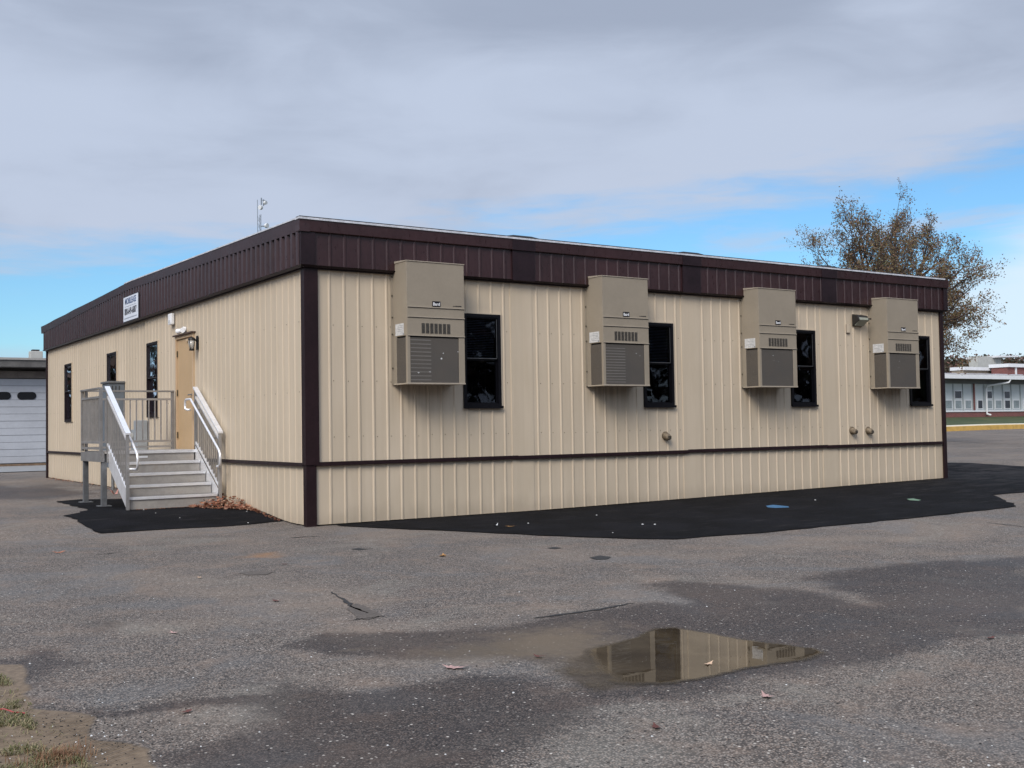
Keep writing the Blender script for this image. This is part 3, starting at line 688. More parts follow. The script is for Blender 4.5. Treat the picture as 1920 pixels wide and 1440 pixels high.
# flashings over module joints
for m_ in range(3):
    x0 = 3.43+3.575*m_; w_ = .42
    mb = MB(); mb.box(x0, x0+w_, -FO-.030, -FO-.001, FZ0-.012, FZ1+.004); mb.build('joint_flashing', 'brown_flash', office, bevel=.004)
    mb = MB(); mb.hexa([(x0-.02, -FO-.056, 4.135), (x0+w_, -FO-.056, 4.135), (x0+w_, -FO+.02, 4.135), (x0-.02, -FO+.02, 4.135), (x0-.02, -FO-.058, 4.314), (x0+w_, -FO-.058, 4.314), (x0+w_, -FO+.02, 4.314), (x0-.02, -FO+.02, 4.314)])
    mb.build('joint_flashing', 'brown_flash', office, bevel=.006)
# coping
for m_ in range(4):
    x0 = -FO-.05 if m_ == 0 else m_*3.6+.0; x1 = (m_+1)*3.6 if m_ < 3 else L+FO+.045
    mb = MB(); mb.hexa([(x0, -FO-.046, 4.142), (x1-.002, -FO-.046, 4.142), (x1-.002, -FO+.1, 4.142), (x0, -FO+.1, 4.142), (x0, -FO-.052, 4.315), (x1-.002, -FO-.052, 4.315), (x1-.002, -FO+.1, 4.315), (x0, -FO+.1, 4.315)])
    mb.build('coping', 'brown_panel', office, bevel=.008)
n = 30; mb = MB(); vs = []; W_ = []
for i in range(n+1):
    y = -FO-.05+(DY+2*FO+.1)*i/n; W_.append(y)
    sag = .006*math.sin(i*1.7)+(.012 if i > 20 else 0)
    vs += [(-FO-.046, y, ZC(y)), (-FO-.054, y, ZT(y)-.02+sag), (-FO+.1, y, ZT(y)-.02+sag), (-FO+.1, y, ZC(y))]
fs = [(4*i+k, 4*i+(k+1) % 4, 4*i+4+(k+1) % 4, 4*i+4+k) for i in range(n) for k in range(4)]+[(3, 2, 1, 0), (4*n, 4*n+1, 4*n+2, 4*n+3)]
mb.add(vs, fs); mb.build('coping', 'brown_panel', office)
# bright metal edge strip and black roof edge above it
mb = MB(); mb.box(-FO-.065, L+FO-.1, -FO-.066, -FO+.09, 4.308, 4.336); mb.build('edge_strip', 'silver_strip', office)
mb = MB(); vs = []
n2_ = 17
for i in range(n2_+1):
    y = -FO-.02+(DY*.52)*i/n2_; z = ZT(y)-.012
    vs += [(-FO-.064, y, z-.006), (-FO-.064, y, z+.014), (-FO+.09, y, z+.014), (-FO+.09, y, z-.006)]
mb.add(vs, [(4*i+k, 4*i+(k+1) % 4, 4*i+4+(k+1) % 4, 4*i+4+k) for i in range(n2_) for k in range(4)]); mb.build('edge_strip', 'silver_strip', office)
mb = MB(); mb.box(-FO-.055, L+FO+.02, -FO-.060, -FO+.08, 4.337, 4.350)
for m_ in range(3): mb.hexa([(3.3+3.575*m_, -FO-.045, 4.350), (3.95+3.575*m_, -FO-.045, 4.350), (3.95+3.575*m_, .1, 4.350), (3.3+3.575*m_, .1, 4.350), (3.45+3.575*m_, -FO-.03, 4.376), (3.8+3.575*m_, -FO-.03, 4.376), (3.8+3.575*m_, .1, 4.38), (3.45+3.575*m_, .1, 4.38)])
mb.build('roof_edge', 'dark_rubber', office)
mb = MB(); vs = []
for i in range(n+1):
    y = W_[i]; vs += [(-FO-.02, y, ZT(y)+.002), (L+FO, y, ZT(y)+.002)]
mb.add(vs, [(2*i, 2*i+1, 2*i+3, 2*i+2) for i in range(n)]); mb.build('roof', 'roof_membrane', office)

# window: frame box in the opening, two sashes, blind, dark room behind
def window(to3, a, c, z0, z1, mat, blind=True, sill=True):
    def bx(mb, t0, t1, d0, d1, za, zb):
        P = [to3(t0, d0, za), to3(t1, d0, za), to3(t1, d1, za), to3(t0, d1, za), to3(t0, d0, zb), to3(t1, d0, zb), to3(t1, d1, zb), to3(t0, d1, zb)]
        mb.hexa(P); return mb
    e = .045; f = MB()
    bx(f, a-.008, a+e, -.10, .034, z0, z1); bx(f, c-e, c+.008, -.10, .034, z0, z1); bx(f, a+e, c-e, -.10, .034, z1-e, z1); bx(f, a+e, c-e, -.10, .034, z0, z0+e+.02)
    if sill: bx(f, a-.02, c+.025, .034, .062, z0-.012, z0+.028)
    w_ = f.build('window', mat, office)
    zm = z0+(z1-z0)*.52
    s = MB(); g_ = .018
    for q0, q1, dd in ((zm, z1-e, .004), (z0+e+.02, zm, -.022)):
        bx(s, a+e, a+e+g_, dd-.02, dd+.014, q0, q1); bx(s, c-e-g_, c-e, dd-.02, dd+.014, q0, q1); bx(s, a+e+g_, c-e-g_, dd-.02, dd+.014, q0, q0+g_); bx(s, a+e+g_, c-e-g_, dd-.02, dd+.014, q1-g_, q1)
    sub(s, 'sash', mat, w_)
    for q0, q1, dd in ((zm+g_, z1-e-g_, .0), (z0+e+.02+g_, zm-g_, -.026)):
        p = MB(); p.add([to3(a+e+g_, dd, q0), to3(c-e-g_, dd, q0), to3(c-e-g_, dd, q1), to3(a+e+g_, dd, q1)], [(0, 1, 2, 3)]); sub(p, 'pane', 'glass', w_)
    rm = MB(); bx(rm, a-.3, c+.3, -1.2, -.9, z0-.2, z1+.2); bx(rm, a-.34, a-.3, -1.2, -.11, z0-.2, z1+.2); bx(rm, c+.3, c+.34, -1.2, -.11, z0-.2, z1+.2); bx(rm, a-.3, c+.3, -.9, -.11, z0-.24, z0-.2); bx(rm, a-.3, c+.3, -.9, -.11, z1+.2, z1+.24)
    sub(rm, 'interior', 'room_dark', w_)
    if blind:
        bl = MB(); z = z1-e-.02
        while z > zm-.02: bx(bl, a+e+.01, c-e-.01, -.075, -.055, z-.003, z); z -= .026
        sub(bl, 'blind', 'blind_slat', w_)
    # thin metallic sash line
    li = MB(); bx(li, a+e+g_-.004, c-e-g_+.004, .0185, .0205, zm+.006, zm+.012); bx(li, c-e-g_, c-e-g_+.005, .0185, .0205, zm+.006, z1-e-.03); sub(li, 'sash_line', 'galvanised', w_)
    return w_
for i, v in enumerate(WX): window(toR, v, v+WWX, WZ0, WZ1, 'window_black', blind=(i in (0, 1)))
for a_, c_ in WY: window(toL, a_, c_, WYZ0, WYZ1, 'window_brown', blind=(c_ < 9), sill=False)
# light casing lines round the windows
for v in WX:
    mb = MB(); mb.box(v-.03, v+WWX+.03, -.026, -.001, WZ1+.001, WZ1+.022); mb.box(v+WWX+.010, v+WWX+.028, -.026, -.001, WZ0+.03, WZ1+.001); mb.each('window_casing', 'siding', office)
for a_, c_ in WY:
    mb = MB(); mb.box(-.026, -.001, a_-.03, c_+.03, WYZ1+.001, WYZ1+.022); mb.box(-.026, -.001, a_-.028, a_-.010, WYZ0+.0, WYZ1+.001); mb.each('window_casing', 'siding_side', office)
# door
f = MB(); f.box(-.045, .06, DR[0], DR[0]+.055, DR[2], DR[3]); f.box(-.045, .06, DR[1]-.055, DR[1], DR[2], DR[3]); f.box(-.045, .06, DR[0]+.055, DR[1]-.055, DR[3]-.055, DR[3])
door = MB().box(-.012, .035, DR[0]+.058, DR[1]-.058, DR[2]+.012, DR[3]-.058).build('door', 'door_tan', office, bevel=.003)
sub(f, 'door_frame', 'door_frame', door, bevel=.003)
sub(MB().box(-.085, -.0, DR[0]-.03, DR[1]+.03, DR[3]+.001, DR[3]+.028), 'drip_cap', 'cap_brown', door, bevel=.003)
for z in (1.30, 2.08, 2.80): sub(MB().box(-.030, -.013, DR[1]-.085, DR[1]-.035, z-.055, z+.055), 'hinge', 'hinge_metal', door)
h = MB(); h.tube([(-.012, DR[0]+.13, 2.02), (-.055, DR[0]+.13, 2.02), (-.06, DR[0]+.24, 2.02)], .011, 8); h.disc_cyl((-.012, DR[0]+.13, 2.02), (-1, 0, 0), .028, .012); sub(h, 'handle', 'galvanised', door)
sub(MB().box(-.05, -.013, DR[0]+.06, DR[0]+.40, DR[3]-.13, DR[3]-.085), 'door_closer', 'door_frame', door)
sub(MB().box(-.06, .03, DR[0]+.0, DR[1]-.0, DR[2]-.012, DR[2]+.010), 'threshold', 'aluminium', door)

# ------------------------------------------------------------------ wall units
ACW, ACD, ACH, ACZ = .966, .456, 1.797, 1.993
ACLAB = ['tan wall air conditioner with spotted grille, largest and nearest the dark corner post', 'tan wall air conditioner with ribbed grille above the single grey vent hood',
         'tan wall air conditioner left of the small floodlight, third from the near corner', 'tan wall air conditioner right of the small floodlight, nearest the far end']
def ac_unit(x, i):
    t = thing('wall_air_conditioner', ACLAB[i], 'air conditioner', (x, -.02, ACZ), 'air conditioners hung on the ribbed wall')
    X0, X1, Y0, Y1, Z0, Z1 = x, x+ACW, -ACD, -.022, ACZ, ACZ+ACH
    F = lambda s: Z1-s*ACH
    gz0, gz1 = F(.985), F(.622)
    c = MB()
    # cabinet with a deep recess for front and side coil screens
    c.box(X0, X1, Y0, Y1, F(.607), Z1-.012)
    c.box(X0, X0+.05, Y0, Y0+.05, Z0+.02, F(.607)); c.box(X1-.10, X1, Y0, Y0+.05, Z0+.02, F(.607)); c.box(X0, X0+.03, Y0+.34, Y1, Z0+.02, F(.607)); c.box(X1-.03, X1, Y0+.34, Y1, Z0+.02, F(.607))
    cab = c.build('cabinet', 'ac_cabinet', t, bevel=.004)
    k = MB(); k.box(X0+.03, X1-.03, Y0+.05, Y1-.01, Z0+.02, F(.607)-.001); k.build('inner_case', 'ac_dark', t)
    # sloped rain top
    tp = MB(); tp.hexa([(X0-.008, Y0-.010, Z1-.012), (X1+.008, Y0-.010, Z1-.012), (X1+.008, Y1, Z1-.012), (X0-.008, Y1, Z1-.012), (X0-.008, Y0-.010, Z1+.000), (X1+.008, Y0-.010, Z1+.000), (X1+.008, Y1, Z1+.028), (X0-.008, Y1, Z1+.028)])
    tp.build('top_cover', 'ac_trim', t, bevel=.002)
    bt = MB(); bt.box(X0-.004, X1+.004, Y0-.006, Y1, Z0, Z0+.022); bt.build('base_pan', 'ac_trim', t, bevel=.003)
    tr = MB()
    for s in (.375, .456, .607): tr.box(X0+.012, X1, Y0-.012, Y0-.001, F(s)-.004, F(s)+.008)
    tr.build('panel_seam', 'ac_trim', t)
    dk = MB()
    for s in (.375, .456, .607): dk.box(X0+.012, X1, Y0-.006, Y0-.0015, F(s)-.012, F(s)-.0045)
    dk.build('seam_gap', 'ac_dark', t)
    # upper vent grille: seven louvre columns
    v = MB(); vx0, vx1 = X0+.24*ACW, X0+.755*ACW; vz0, vz1 = F(.585), F(.503)
    pw = (vx1-vx0)/7
    for k_ in range(7):
        z = vz0
        while z < vz1: v.box(vx0+k_*pw+.006, vx0+(k_+1)*pw-.012, Y0-.005, Y0-.001, z, z+.006); z += .0125
    v.build('vent_louvre', 'ac_dark', t)
    # coil screen, fins showing behind part of it
    s = MB(); s.box(X0+.052, X1-.102, Y0+.006, Y0+.012, gz0-.004, gz1)
    s.build('front_screen', 'ac_screen', t)
    fn = MB(); z = gz0+.03; rightlim = (.42, .50, .0, .0)[i]
    if rightlim:
        while z < gz1-.03: fn.box(X0+.056, X0+.052+rightlim*(ACW-.15), Y0+.0045, Y0+.0058, z, z+.012); z += .058 if i == 0 else .046
        fn.build('coil_fin', 'ac_fin', t)
    for xx, sg in ((X0, 1), (X1, -1)):
        s = MB(); a_, c_ = (xx+.006*sg, xx+.012*sg); s.box(min(a_, c_), max(a_, c_), Y0+.052, Y0+.338, gz0, gz1); s.build('side_screen', 'ac_screen', t)
    # badge with lettering
    bx0, bx1 = X0+.435*ACW, X0+.575*ACW; bz0, bz1 = F(.366), F(.322)
    bd = MB().box(bx0, bx1, Y0-.007, Y0-.001, bz0, bz1).build('badge', 'badge_black', t)
    tx = text_mb('Bard', .062, ((bx0+bx1)/2, Y0-.0075, (bz0+bz1)/2-.004), (1, 0, 0), (0, 0, 1), (0, -1, 0), .0008); sub(tx, 'lettering', 'white_paint', bd)
    sm = MB(); q = X0+.80*ACW
    for w_ in (.018, .010, .03, .022, .04): sm.box(q, q+w_, Y0-.0022, Y0-.001, F(.358), F(.352)+.004*(w_ > .02)); q += w_+.006
    sm.build('model_script', 'badge_black', t)
    # rating sticker on the west side
    st = MB(); st.box(X0-.0025, X0-.0006, Y0+.10, Y0+.36, F(.60), F(.505)); stk = st.build('rating_label', 'sticker', t)
    ln = MB()
    for r_ in range(5): ln.box(X0-.0036, X0-.0027, Y0+.13, Y0+.13+random.uniform(.08, .2), F(.595)+.022+r_*.027, F(.595)+.026+r_*.027)
    ln.box(X0-.0036, X0-.0027, Y0+.108, Y0+.128, F(.597), F(.585)); sub(ln, 'label_print', 'grey_box', stk)
    # mounting flange with bolts
    fl = MB(); fl.box(X0-.035, X0-.0005, -.030, -.021, Z0+.01, Z1-.02); fl.box(X1+.0005, X1+.03, -.030, -.021, Z0+.01, Z1-.02); fl.each('wall_flange', 'ac_cabinet', t)
    bo = MB()
    for z in (Z0+.25, Z0+.75, Z0+1.0, Z0+1.32, Z0+1.6): bo.box(X0-.030, X0-.012, -.040, -.031, z-.01, z+.01)
    bo.each('bolt', 'hinge_metal', t)
    # bright nicks on the screen
    sp = {0: [(.585, .79, .024), (.62, .745, .014), (.88, .73, .013), (.19, .905, .022), (.385, .90, .024)], 1: [(.72, .70, .012), (.80, .72, .010)], 2: [(.36, .68, .014), (.38, .73, .008), (.5, .74, .008)], 3: [(.36, .70, .010), (.34, .77, .008)]}[i]
    for fx, s_, r_ in sp:
        n_ = 7; cx_, cz_ = X0+fx*ACW, F(s_); P = [(cx_+r_*random.uniform(.5, 1)*math.cos(q_*6.283/n_), Y0+.0052, cz_+r_*.7*random.uniform(.5, 1)*math.sin(q_*6.283/n_)) for q_ in range(n_)]
        nk = MB(); nk.add(P, [tuple(range(n_))]); nk.build('chipped_spot', 'sticker', t)
for i, x in enumerate((1.361, 4.943, 8.503, 12.072)): ac_unit(x, i)

# vent hoods on the right wall
def hood(x, z, label):
    t = thing('vent_hood', label, 'vent', (x, 0, z), 'small vent hoods low on the ribbed wall')
    mb = MB(); r_ = .062; n_ = 14
    prof = [(.0, r_*.95), (.04, r_), (.085, r_*.92), (.115, r_*.65), (.12, .012)]
    for q_ in range(len(prof)-1):
        pass
    vs = []; 
    for d_, rr in prof:
        for k in range(n_):
            a_ = 6.283*k/n_; vs.append((x+rr*math.cos(a_)*1.1, -d_-.001, z+rr*math.sin(a_)-(d_*.25)))
    fs = [(j*n_+k, j*n_+(k+1) % n_, (j+1)*n_+(k+1) % n_, (j+1)*n_+k) for j in range(len(prof)-1) for k in range(n_)]+[tuple(range((len(prof)-1)*n_, len(prof)*n_))]
    mb.add(vs, fs); mb.build('hood', 'vent_plastic', t, smooth=True)
    MB().disc_cyl((x, -.001, z), (0, -1, 0), .076, .014, 14).build('collar', 'vent_plastic', t)
    sl = MB()
    for k in range(3): sl.box(x-.035, x+.035, -.128, -.120, z-.055+k*.022, z-.047+k*.022)
    sl.build('slot', 'ac_dark', t)
def onX(px, py, Y=0.0):
    d = ray(px, py); t = (Y-CAM[1])/d[1]; return CAM+d*t
def onY(px, py, X=0.0):
    d = ray(px, py); t = (X-CAM[0])/d[0]; return CAM+d*t
q = onX(1247, 817); hood(q[0], q[2], 'small brown vent hood alone below the second air conditioner')
q = onX(1597, 807); hood(q[0], q[2], 'left one of the two small brown vent hoods side by side')
q = onX(1627, 807); hood(q[0], q[2], 'right one of the two small brown vent hoods side by side')
# floodlight on the right wall
q = onX(1604, 600); x, z = q[0], q[2]
t = thing('wall_floodlight', 'dark bronze wall pack floodlight under the brown fascia, facing the lot', 'light', (x, 0, z))
mb = MB(); mb.hexa([(x-.13, -.20, z-.02), (x+.17, -.20, z-.02), (x+.17, -.021, z-.13), (x-.13, -.021, z-.13), (x-.13, -.16, z+.07), (x+.17, -.16, z+.07), (x+.17, -.021, z+.11), (x-.13, -.021, z+.11)]); mb.build('housing', 'bronze', t, bevel=.008)
mb = MB(); mb.hexa([(x-.11, -.205, z-.015), (x+.15, -.205, z-.015), (x+.15, -.07, z-.125), (x-.11, -.07, z-.125), (x-.11, -.185, z+.035), (x+.15, -.185, z+.035), (x+.15, -.06, z-.04), (x-.11, -.06, z-.04)]); mb.build('lens', 'prism_glass', t, bevel=.004)
MB().box(x+.14, x+.19, -.235, -.20, z-.005, z+.02).build('latch', 'lamp_black', t)
q = onX(1588, 616); x, z = q[0], q[2]
t = thing('cover_plate', 'thin tan square cover plate left of the dark floodlight', 'plate', (x, 0, z))
MB().box(x-.05, x+.05, -.034, -.021, z-.085, z+.075).build('plate', 'siding', t, bevel=.003)
mb = MB(); mb.box(x-.056, x-.051, -.030, -.021, z-.09, z+.08); mb.box(x+.051, x+.056, -.030, -.021, z-.09, z+.08); mb.box(x-.051, x+.051, -.030, -.021, z-.094, z-.086); mb.each('gasket', 'cap_brown', t)

# sign on the left fascia
t = thing('company_sign', 'white rental sign with company name and telephone number on the brown fascia', 'sign', (-.12, 8.7, 3.93))
SX = -FO-.060
MB().box(SX-.012, SX, 8.15, 9.27, 3.675, 4.180).build('board', 'sign_white', t, bevel=.002)
MB().box(SX-.004, SX+.006, 8.125, 9.295, 3.655, 4.197).build('border', 'sign_dark', t)
def sgn(txt, size, y, z, mat, squash, name='lettering'):
    text_mb(txt, size, (SX-.0135, y, z), (0, -1, 0), (0, 0, 1), (-1, 0, 0), .001, squash).build(name, mat, t)
sgn('MOBILEASE', .175, 8.71, 4.080, 'sign_blue', .98); sgn('800-649-6807', .190, 8.71, 3.865, 'sign_dark', .86)
mb = MB(); y = 9.15
while y > 8.30: w_ = random.uniform(.02, .06); mb.box(SX-.0135, SX-.0122, y-w_, y, 3.970, 3.984); y -= w_+.02
y = 9.20
while y > 8.24: w_ = random.uniform(.015, .035); mb.box(SX-.0135, SX-.0122, y-w_, y, 3.722, 3.745); y -= w_+.012
mb.build('small_print', 'sign_grey', t)

# fittings by the door
y, z = 6.26, 3.475
t = thing('wall_siren', 'white siren box on the tan wall left of the door, under the fascia', 'alarm', (0, y, z))
MB().box(-.09, -.017, y-.10, y+.10, z-.105, z+.105).build('housing', 'white_paint', t, bevel=.02)
MB().box(-.094, -.091, y-.06, y+.06, z-.07, z-.02).build('grille', 'sticker', t)
y, z = 5.50, 3.205
t = thing('door_floodlight', 'white twin security light just above the door', 'light', (0, y, z))
MB().disc_cyl((-.017, y, z+.01), (-1, 0, 0), .055, .05).build('mount', 'white_paint', t, bevel=.006)
for s in (-1, 1):
    mb = MB(); a_ = Vector((-.06, y+s*.04, z)); d_ = Vector((-.45, s*.85, -.10)).normalized(); mb.tube([a_, a_+d_*.04, a_+d_*.10, a_+d_*.13], [.018, .035, .047, .047], 14); mb.build('lamp_head', 'white_paint', t, smooth=False)
y, z = 4.80, 2.93
t = thing('wall_lantern', 'black porch lantern with clear glass right of the door', 'lantern', (0, y, z))
MB().box(-.035, -.017, y-.055, y+.055, z-.13, z+.12).build('back_plate', 'lamp_black', t, bevel=.012)
MB().tube([(-.035, y, z+.02), (-.07, y, z+.06), (-.11, y, z+.07)], .013, 8).build('arm', 'lamp_black', t)
MB().tube([(-.125, y, z+.10), (-.125, y, z+.075), (-.125, y, z+.04)], [.015, .058, .066], 14).build('cap', 'lamp_black', t)
gl_ = MB().tube([(-.125, y, z+.038), (-.125, y, z-.05), (-.125, y, z-.12)], [.056, .052, .034], 14).build('globe', 'lamp_glass', t, smooth=True)
mb = MB()
for k in range(4): a_ = k*math.pi/2+.6; mb.tube([(-.125+.064*math.cos(a_), y+.064*math.sin(a_), z+.04), (-.125+.038*math.cos(a_), y+.045*math.sin(a_), z-.13)], .006, 6)
mb.disc_cyl((-.125, y, z-.145), (0, 0, 1), .045, .02, 12); mb.build('cage', 'lamp_black', t)

# electrical boxes behind the landing
t = thing('electrical_cabinet', 'tall grey electrical cabinet on the wall below the middle window', 'cabinet', (0, 9.3, 1.2))
MB().box(-.34, -.017, 9.78, 10.38, .62, 2.42).build('cabinet', 'grey_box', t, bevel=.006)
MB().box(-.37, -.016, 9.75, 10.41, 2.42, 2.46).build('top_hood', 'galvanised', t, bevel=.006)
mb = MB()
for k in range(3): mb.box(-.28+k*.07, -.26+k*.07, 9.776, 9.7795, 2.22, 2.36)
mb.each('vent_slot', 'ac_dark', t)
mb = MB(); mb.tube([(-.2, 10.05, .1), (-.2, 10.05, .62)], .035, 10); mb.build('conduit', 'galvanised', t)
t = thing('electric_meter', 'grey electric meter box with round glass meter seen through the railing', 'meter', (0, 8.0, 1.2))
MB().box(-.22, -.017, 8.02, 8.30, .98, 1.60).build('box', 'grey_meter', t, bevel=.008)
MB().box(-.16, -.017, 8.36, 8.76, .98, 1.42).build('meter_base', 'grey_meter', t, bevel=.01)
mb = MB(); mb.tube([(-.16, 8.56, 1.26), (-.24, 8.56, 1.26), (-.29, 8.56, 1.26), (-.31, 8.56, 1.26)], [.10, .095, .085, .05], 18); mb.build('meter_glass', 'lamp_glass', t, smooth=True)
mb = MB(); mb.tube([(-.08, 8.15, .1), (-.08, 8.15, .98)], .028, 8); mb.build('conduit', 'galvanised', t)

# ------------------------------------------------------------------ aluminium stair
t = thing('metal_staircase', 'silver aluminium entrance stair with landing and picket railings at the door', 'staircase', (-.85, 4.7, .15))
DX0, DX1, DYa, DYb, DZ = -1.70, -.05, 4.60, 6.02, 1.045
mb = MB(); y = DYa
while y < DYb-.01: mb.box(DX0+.045, DX1-.03, y, min(y+.138, DYb), DZ-.035, DZ); y += .142
mb.build('landing_deck', 'tread_metal', t)
mb = MB(); mb.box(DX0-.03, DX0+.04, DYa, DYb, DZ-.17, DZ-.01); mb.box(DX1-.028, DX1, DYa, DYb, DZ-.17, DZ-.01); mb.box(DX0+.041, DX1-.029, DYb+.001, DYb+.04, DZ-.17, DZ-.01); mb.box(DX0+.041, DX1-.029, DYa+.05, DYa+.09, DZ-.17, DZ-.036)
mb.build('landing_frame', 'aluminium_dull', t, bevel=.003)
for yy in (DYa+.06, DYb-.05):
    g0 = float(gz(-1.65, yy))+.012
    lg = MB().box(DX0+.0, DX0+.085, yy-.042, yy+.042, g0+.012, DZ-.172).build('leg', 'galvanised', t, bevel=.004)
    sub(MB().box(DX0-.06, DX0+.15, yy-.10, yy+.10, g0-.006, g0+.011), 'base_plate', 'galvanised', lg, bevel=.002)
    g1 = float(gz(-.1, yy)); MB().box(DX1-.10, DX1-.035, yy-.035, yy+.035, g1+.012, DZ-.172).build('leg', 'galvanised', t)
RUN, RISE = .30, .178
SX0, SX1 = -1.60, -.14
for k in range(4):       # treads below the landing
    y1 = DYa-RUN*k; z = DZ-RISE*(k+1)
    tr = MB().box(SX0+.012, SX1-.012, y1-RUN+.004, y1-.004, z-.03, z-.001).build('tread', 'tread_metal', t)
    gr_ = MB()
    for q_ in range(6): gr_.box(SX0+.014, SX1-.014, y1-RUN+.05+q_*.038, y1-RUN+.062+q_*.038, z-.0008, z+.003)
    sub(gr_, 'grip_rib', 'aluminium', tr)
    sub(MB().box(SX0+.012, SX1-.012, y1-RUN-.014, y1-RUN+.003, z-.042, z+.003), 'nosing', 'aluminium_bright', tr, bevel=.004)
MB().box(SX0+.0, SX1+.03, DYa-.018, DYa-.001, DZ-.045, DZ+.003).build('nosing', 'aluminium_bright', t, bevel=.004)
for k in range(5):
    y1 = DYa-RUN*k; z = DZ-RISE*k; zb = DZ-RISE*(k+1) if k < 4 else float(gz(-1, 3.4))+.014
    MB().box(SX0+.014, SX1-.014, y1+.006, y1+.010, zb+.002, z-.046).build('riser', 'tread_metal', t)
MB().box(-1.10, -.95, DYa-.0, DYa+.004, DZ-.118, DZ-.085).build('tag_plate', 'white_paint', t)
slope = RISE/RUN
zl = lambda y, off: DZ-(DYa-y)*slope+off
def railing(X, side):
    """side = +1 when the steps lie towards +X of this rail"""
    YT, YB = DYa, 3.38; g0 = float(gz(X, YB))+.012
    MB().box(X-.022, X+.022, YB-.045, YB+.015, g0, zl(YB, 1.05)-.03).build('rail_post', 'aluminium', t, bevel=.003)
    MB().box(X-.022, X+.022, YT-.01, YT+.05, DZ-.18, DZ+1.03).build('rail_post', 'aluminium_dull', t, bevel=.003)
    mb = MB(); ya, yb = YT+.05, YB-.06
    for o0, o1, hw in ((1.035, 1.068, .042), ):
        mb.hexa([(X-hw, yb, zl(yb, o0)), (X+hw, yb, zl(yb, o0)), (X+hw, ya, zl(ya, o0)), (X-hw, ya, zl(ya, o0)), (X-hw, yb, zl(yb, o1)), (X+hw, yb, zl(yb, o1)), (X+hw, ya, zl(ya, o1)), (X-hw, ya, zl(ya, o1))])
    mb.build('top_rail', 'aluminium_bright', t, bevel=.003)
    mb = MB(); ya, yb = YT, YB
    for o0, o1 in ((.90, .935), (.11, .145)):
        mb.hexa([(X-.02, yb, zl(yb, o0)), (X+.02, yb, zl(yb, o0)), (X+.02, ya, zl(ya, o0)), (X-.02, ya, zl(ya, o0)), (X-.02, yb, zl(yb, o1)), (X+.02, yb, zl(yb, o1)), (X+.02, ya, zl(ya, o1)), (X-.02, ya, zl(ya, o1))])
    mb.build('mid_rail', 'aluminium_bright', t)
    y = YB+.11
    while y < YT-.04:
        MB().box(X-.009, X+.009, y-.009, y+.009, zl(y, .14), zl(y, .905)).build('picket', 'aluminium', t); y += .105
    # stringer plate
    xs_ = X+side*.016; a0, a1 = (xs_-.006, xs_+.006); ya, yb = DYa+.03, 3.36
    mb = MB(); zg = float(gz(X, 3.4))+.014
    P = [(ya, zl(ya, .06)), (yb, zl(yb, .06)), (yb, zg), (yb+.10, zg), (ya, zl(ya, -.26))]
    mb.add([(a0, y_, z_) for y_, z_ in P]+[(a1, y_, z_) for y_, z_ in P], [(0, 1, 2, 3, 4), (9, 8, 7, 6, 5)]+[(i, i+5, (i+1) % 5+5, (i+1) % 5) for i in range(5)])
    mb.build('stringer', 'aluminium_bright', t)
    # round handrail with returned ends
    hx = X+side*.085; zt = lambda y: zl(y, .86)
    P = [(X+side*.02, YT+.25, DZ+.70), (hx-side*.02, YT+.30, DZ+.70), (hx, YT+.335, DZ+.715), (hx, YT+.35, DZ+.76), (hx, YT+.35, DZ+.82), (hx, YT+.335, DZ+.86), (hx, YT+.29, DZ+.88), (hx, YT+.03, DZ+.88), (hx, YT-.04, zt(YT-.04))]
    if side > 0: P = [(hx, YT+.03, DZ+.88), (hx, YT-.04, zt(YT-.04))]
    ye = YB-.06; P += [(hx, ye, zt(ye)), (hx, ye-.16, zt(ye-.16)), (hx, ye-.21, zt(ye-.2)-.03), (hx, ye-.225, zt(ye-.2)-.09), (hx, ye-.215, zt(ye-.2)-.20), (hx, ye-.18, zt(ye-.2)-.235), (hx, ye-.13, zt(ye-.2)-.245), (hx-side*.03, ye+.02, zt(ye-.2)-.245), (X+side*.02, ye+.03, zt(ye-.2)-.245)]
    MB().tube(P, .0195, 12).build('handrail', 'aluminium_bright', t, smooth=True)
    mb = MB()
    for yy in (YT-.25, YB+.15): mb.box(min(X, hx), max(X, hx), yy-.012, yy+.012, zt(yy)-.035, zt(yy)-.012)
    mb.each('handrail_bracket', 'aluminium_dull', t)
railing(SX0-.0, 1); railing(-.115, -1)
def panel(p0, p1, nm_p='picket', last=True):
    a, c = Vector(p0), Vector(p1); d = (c-a); ln = d.length; d.normalize(); s = Vector((-d.y, d.x, 0))
    def bar(t0, t1, z0, z1, hw, name, mat, bev=0):
        P = [a+d*t0-s*hw, a+d*t1-s*hw, a+d*t1+s*hw, a+d*t0+s*hw]
        mb = MB(); mb.hexa([(p.x, p.y, z0) for p in P]+[(p.x, p.y, z1) for p in P]); mb.build(name, mat, t, bevel=bev)
    bar(-.02, .03, DZ-.17, DZ+1.05, .024, 'rail_post', 'aluminium_dull', .003)
    if last: bar(ln-.03, ln+.02, DZ-.0, DZ+1.05, .024, 'rail_post', 'aluminium_dull', .003)
    bar(-.02, ln+.02, DZ+1.05, DZ+1.08, .034, 'top_rail', 'aluminium_dull', .003)
    for z0 in (.90, .135, .035): bar(.031, ln-.031, DZ+z0, DZ+z0+.035, .019, 'mid_rail', 'aluminium')
    n_ = int(ln/.105)
    for k in range(1, n_): q_ = ln*k/n_; bar(q_-.009, q_+.009, DZ+.171, DZ+.899, .014, 'picket', 'aluminium')
panel((DX0+.0, DYa+.06, 0), (DX0+.0, DYb, 0)); panel((DX0+.06, DYb, 0), (-.10, DYb, 0))

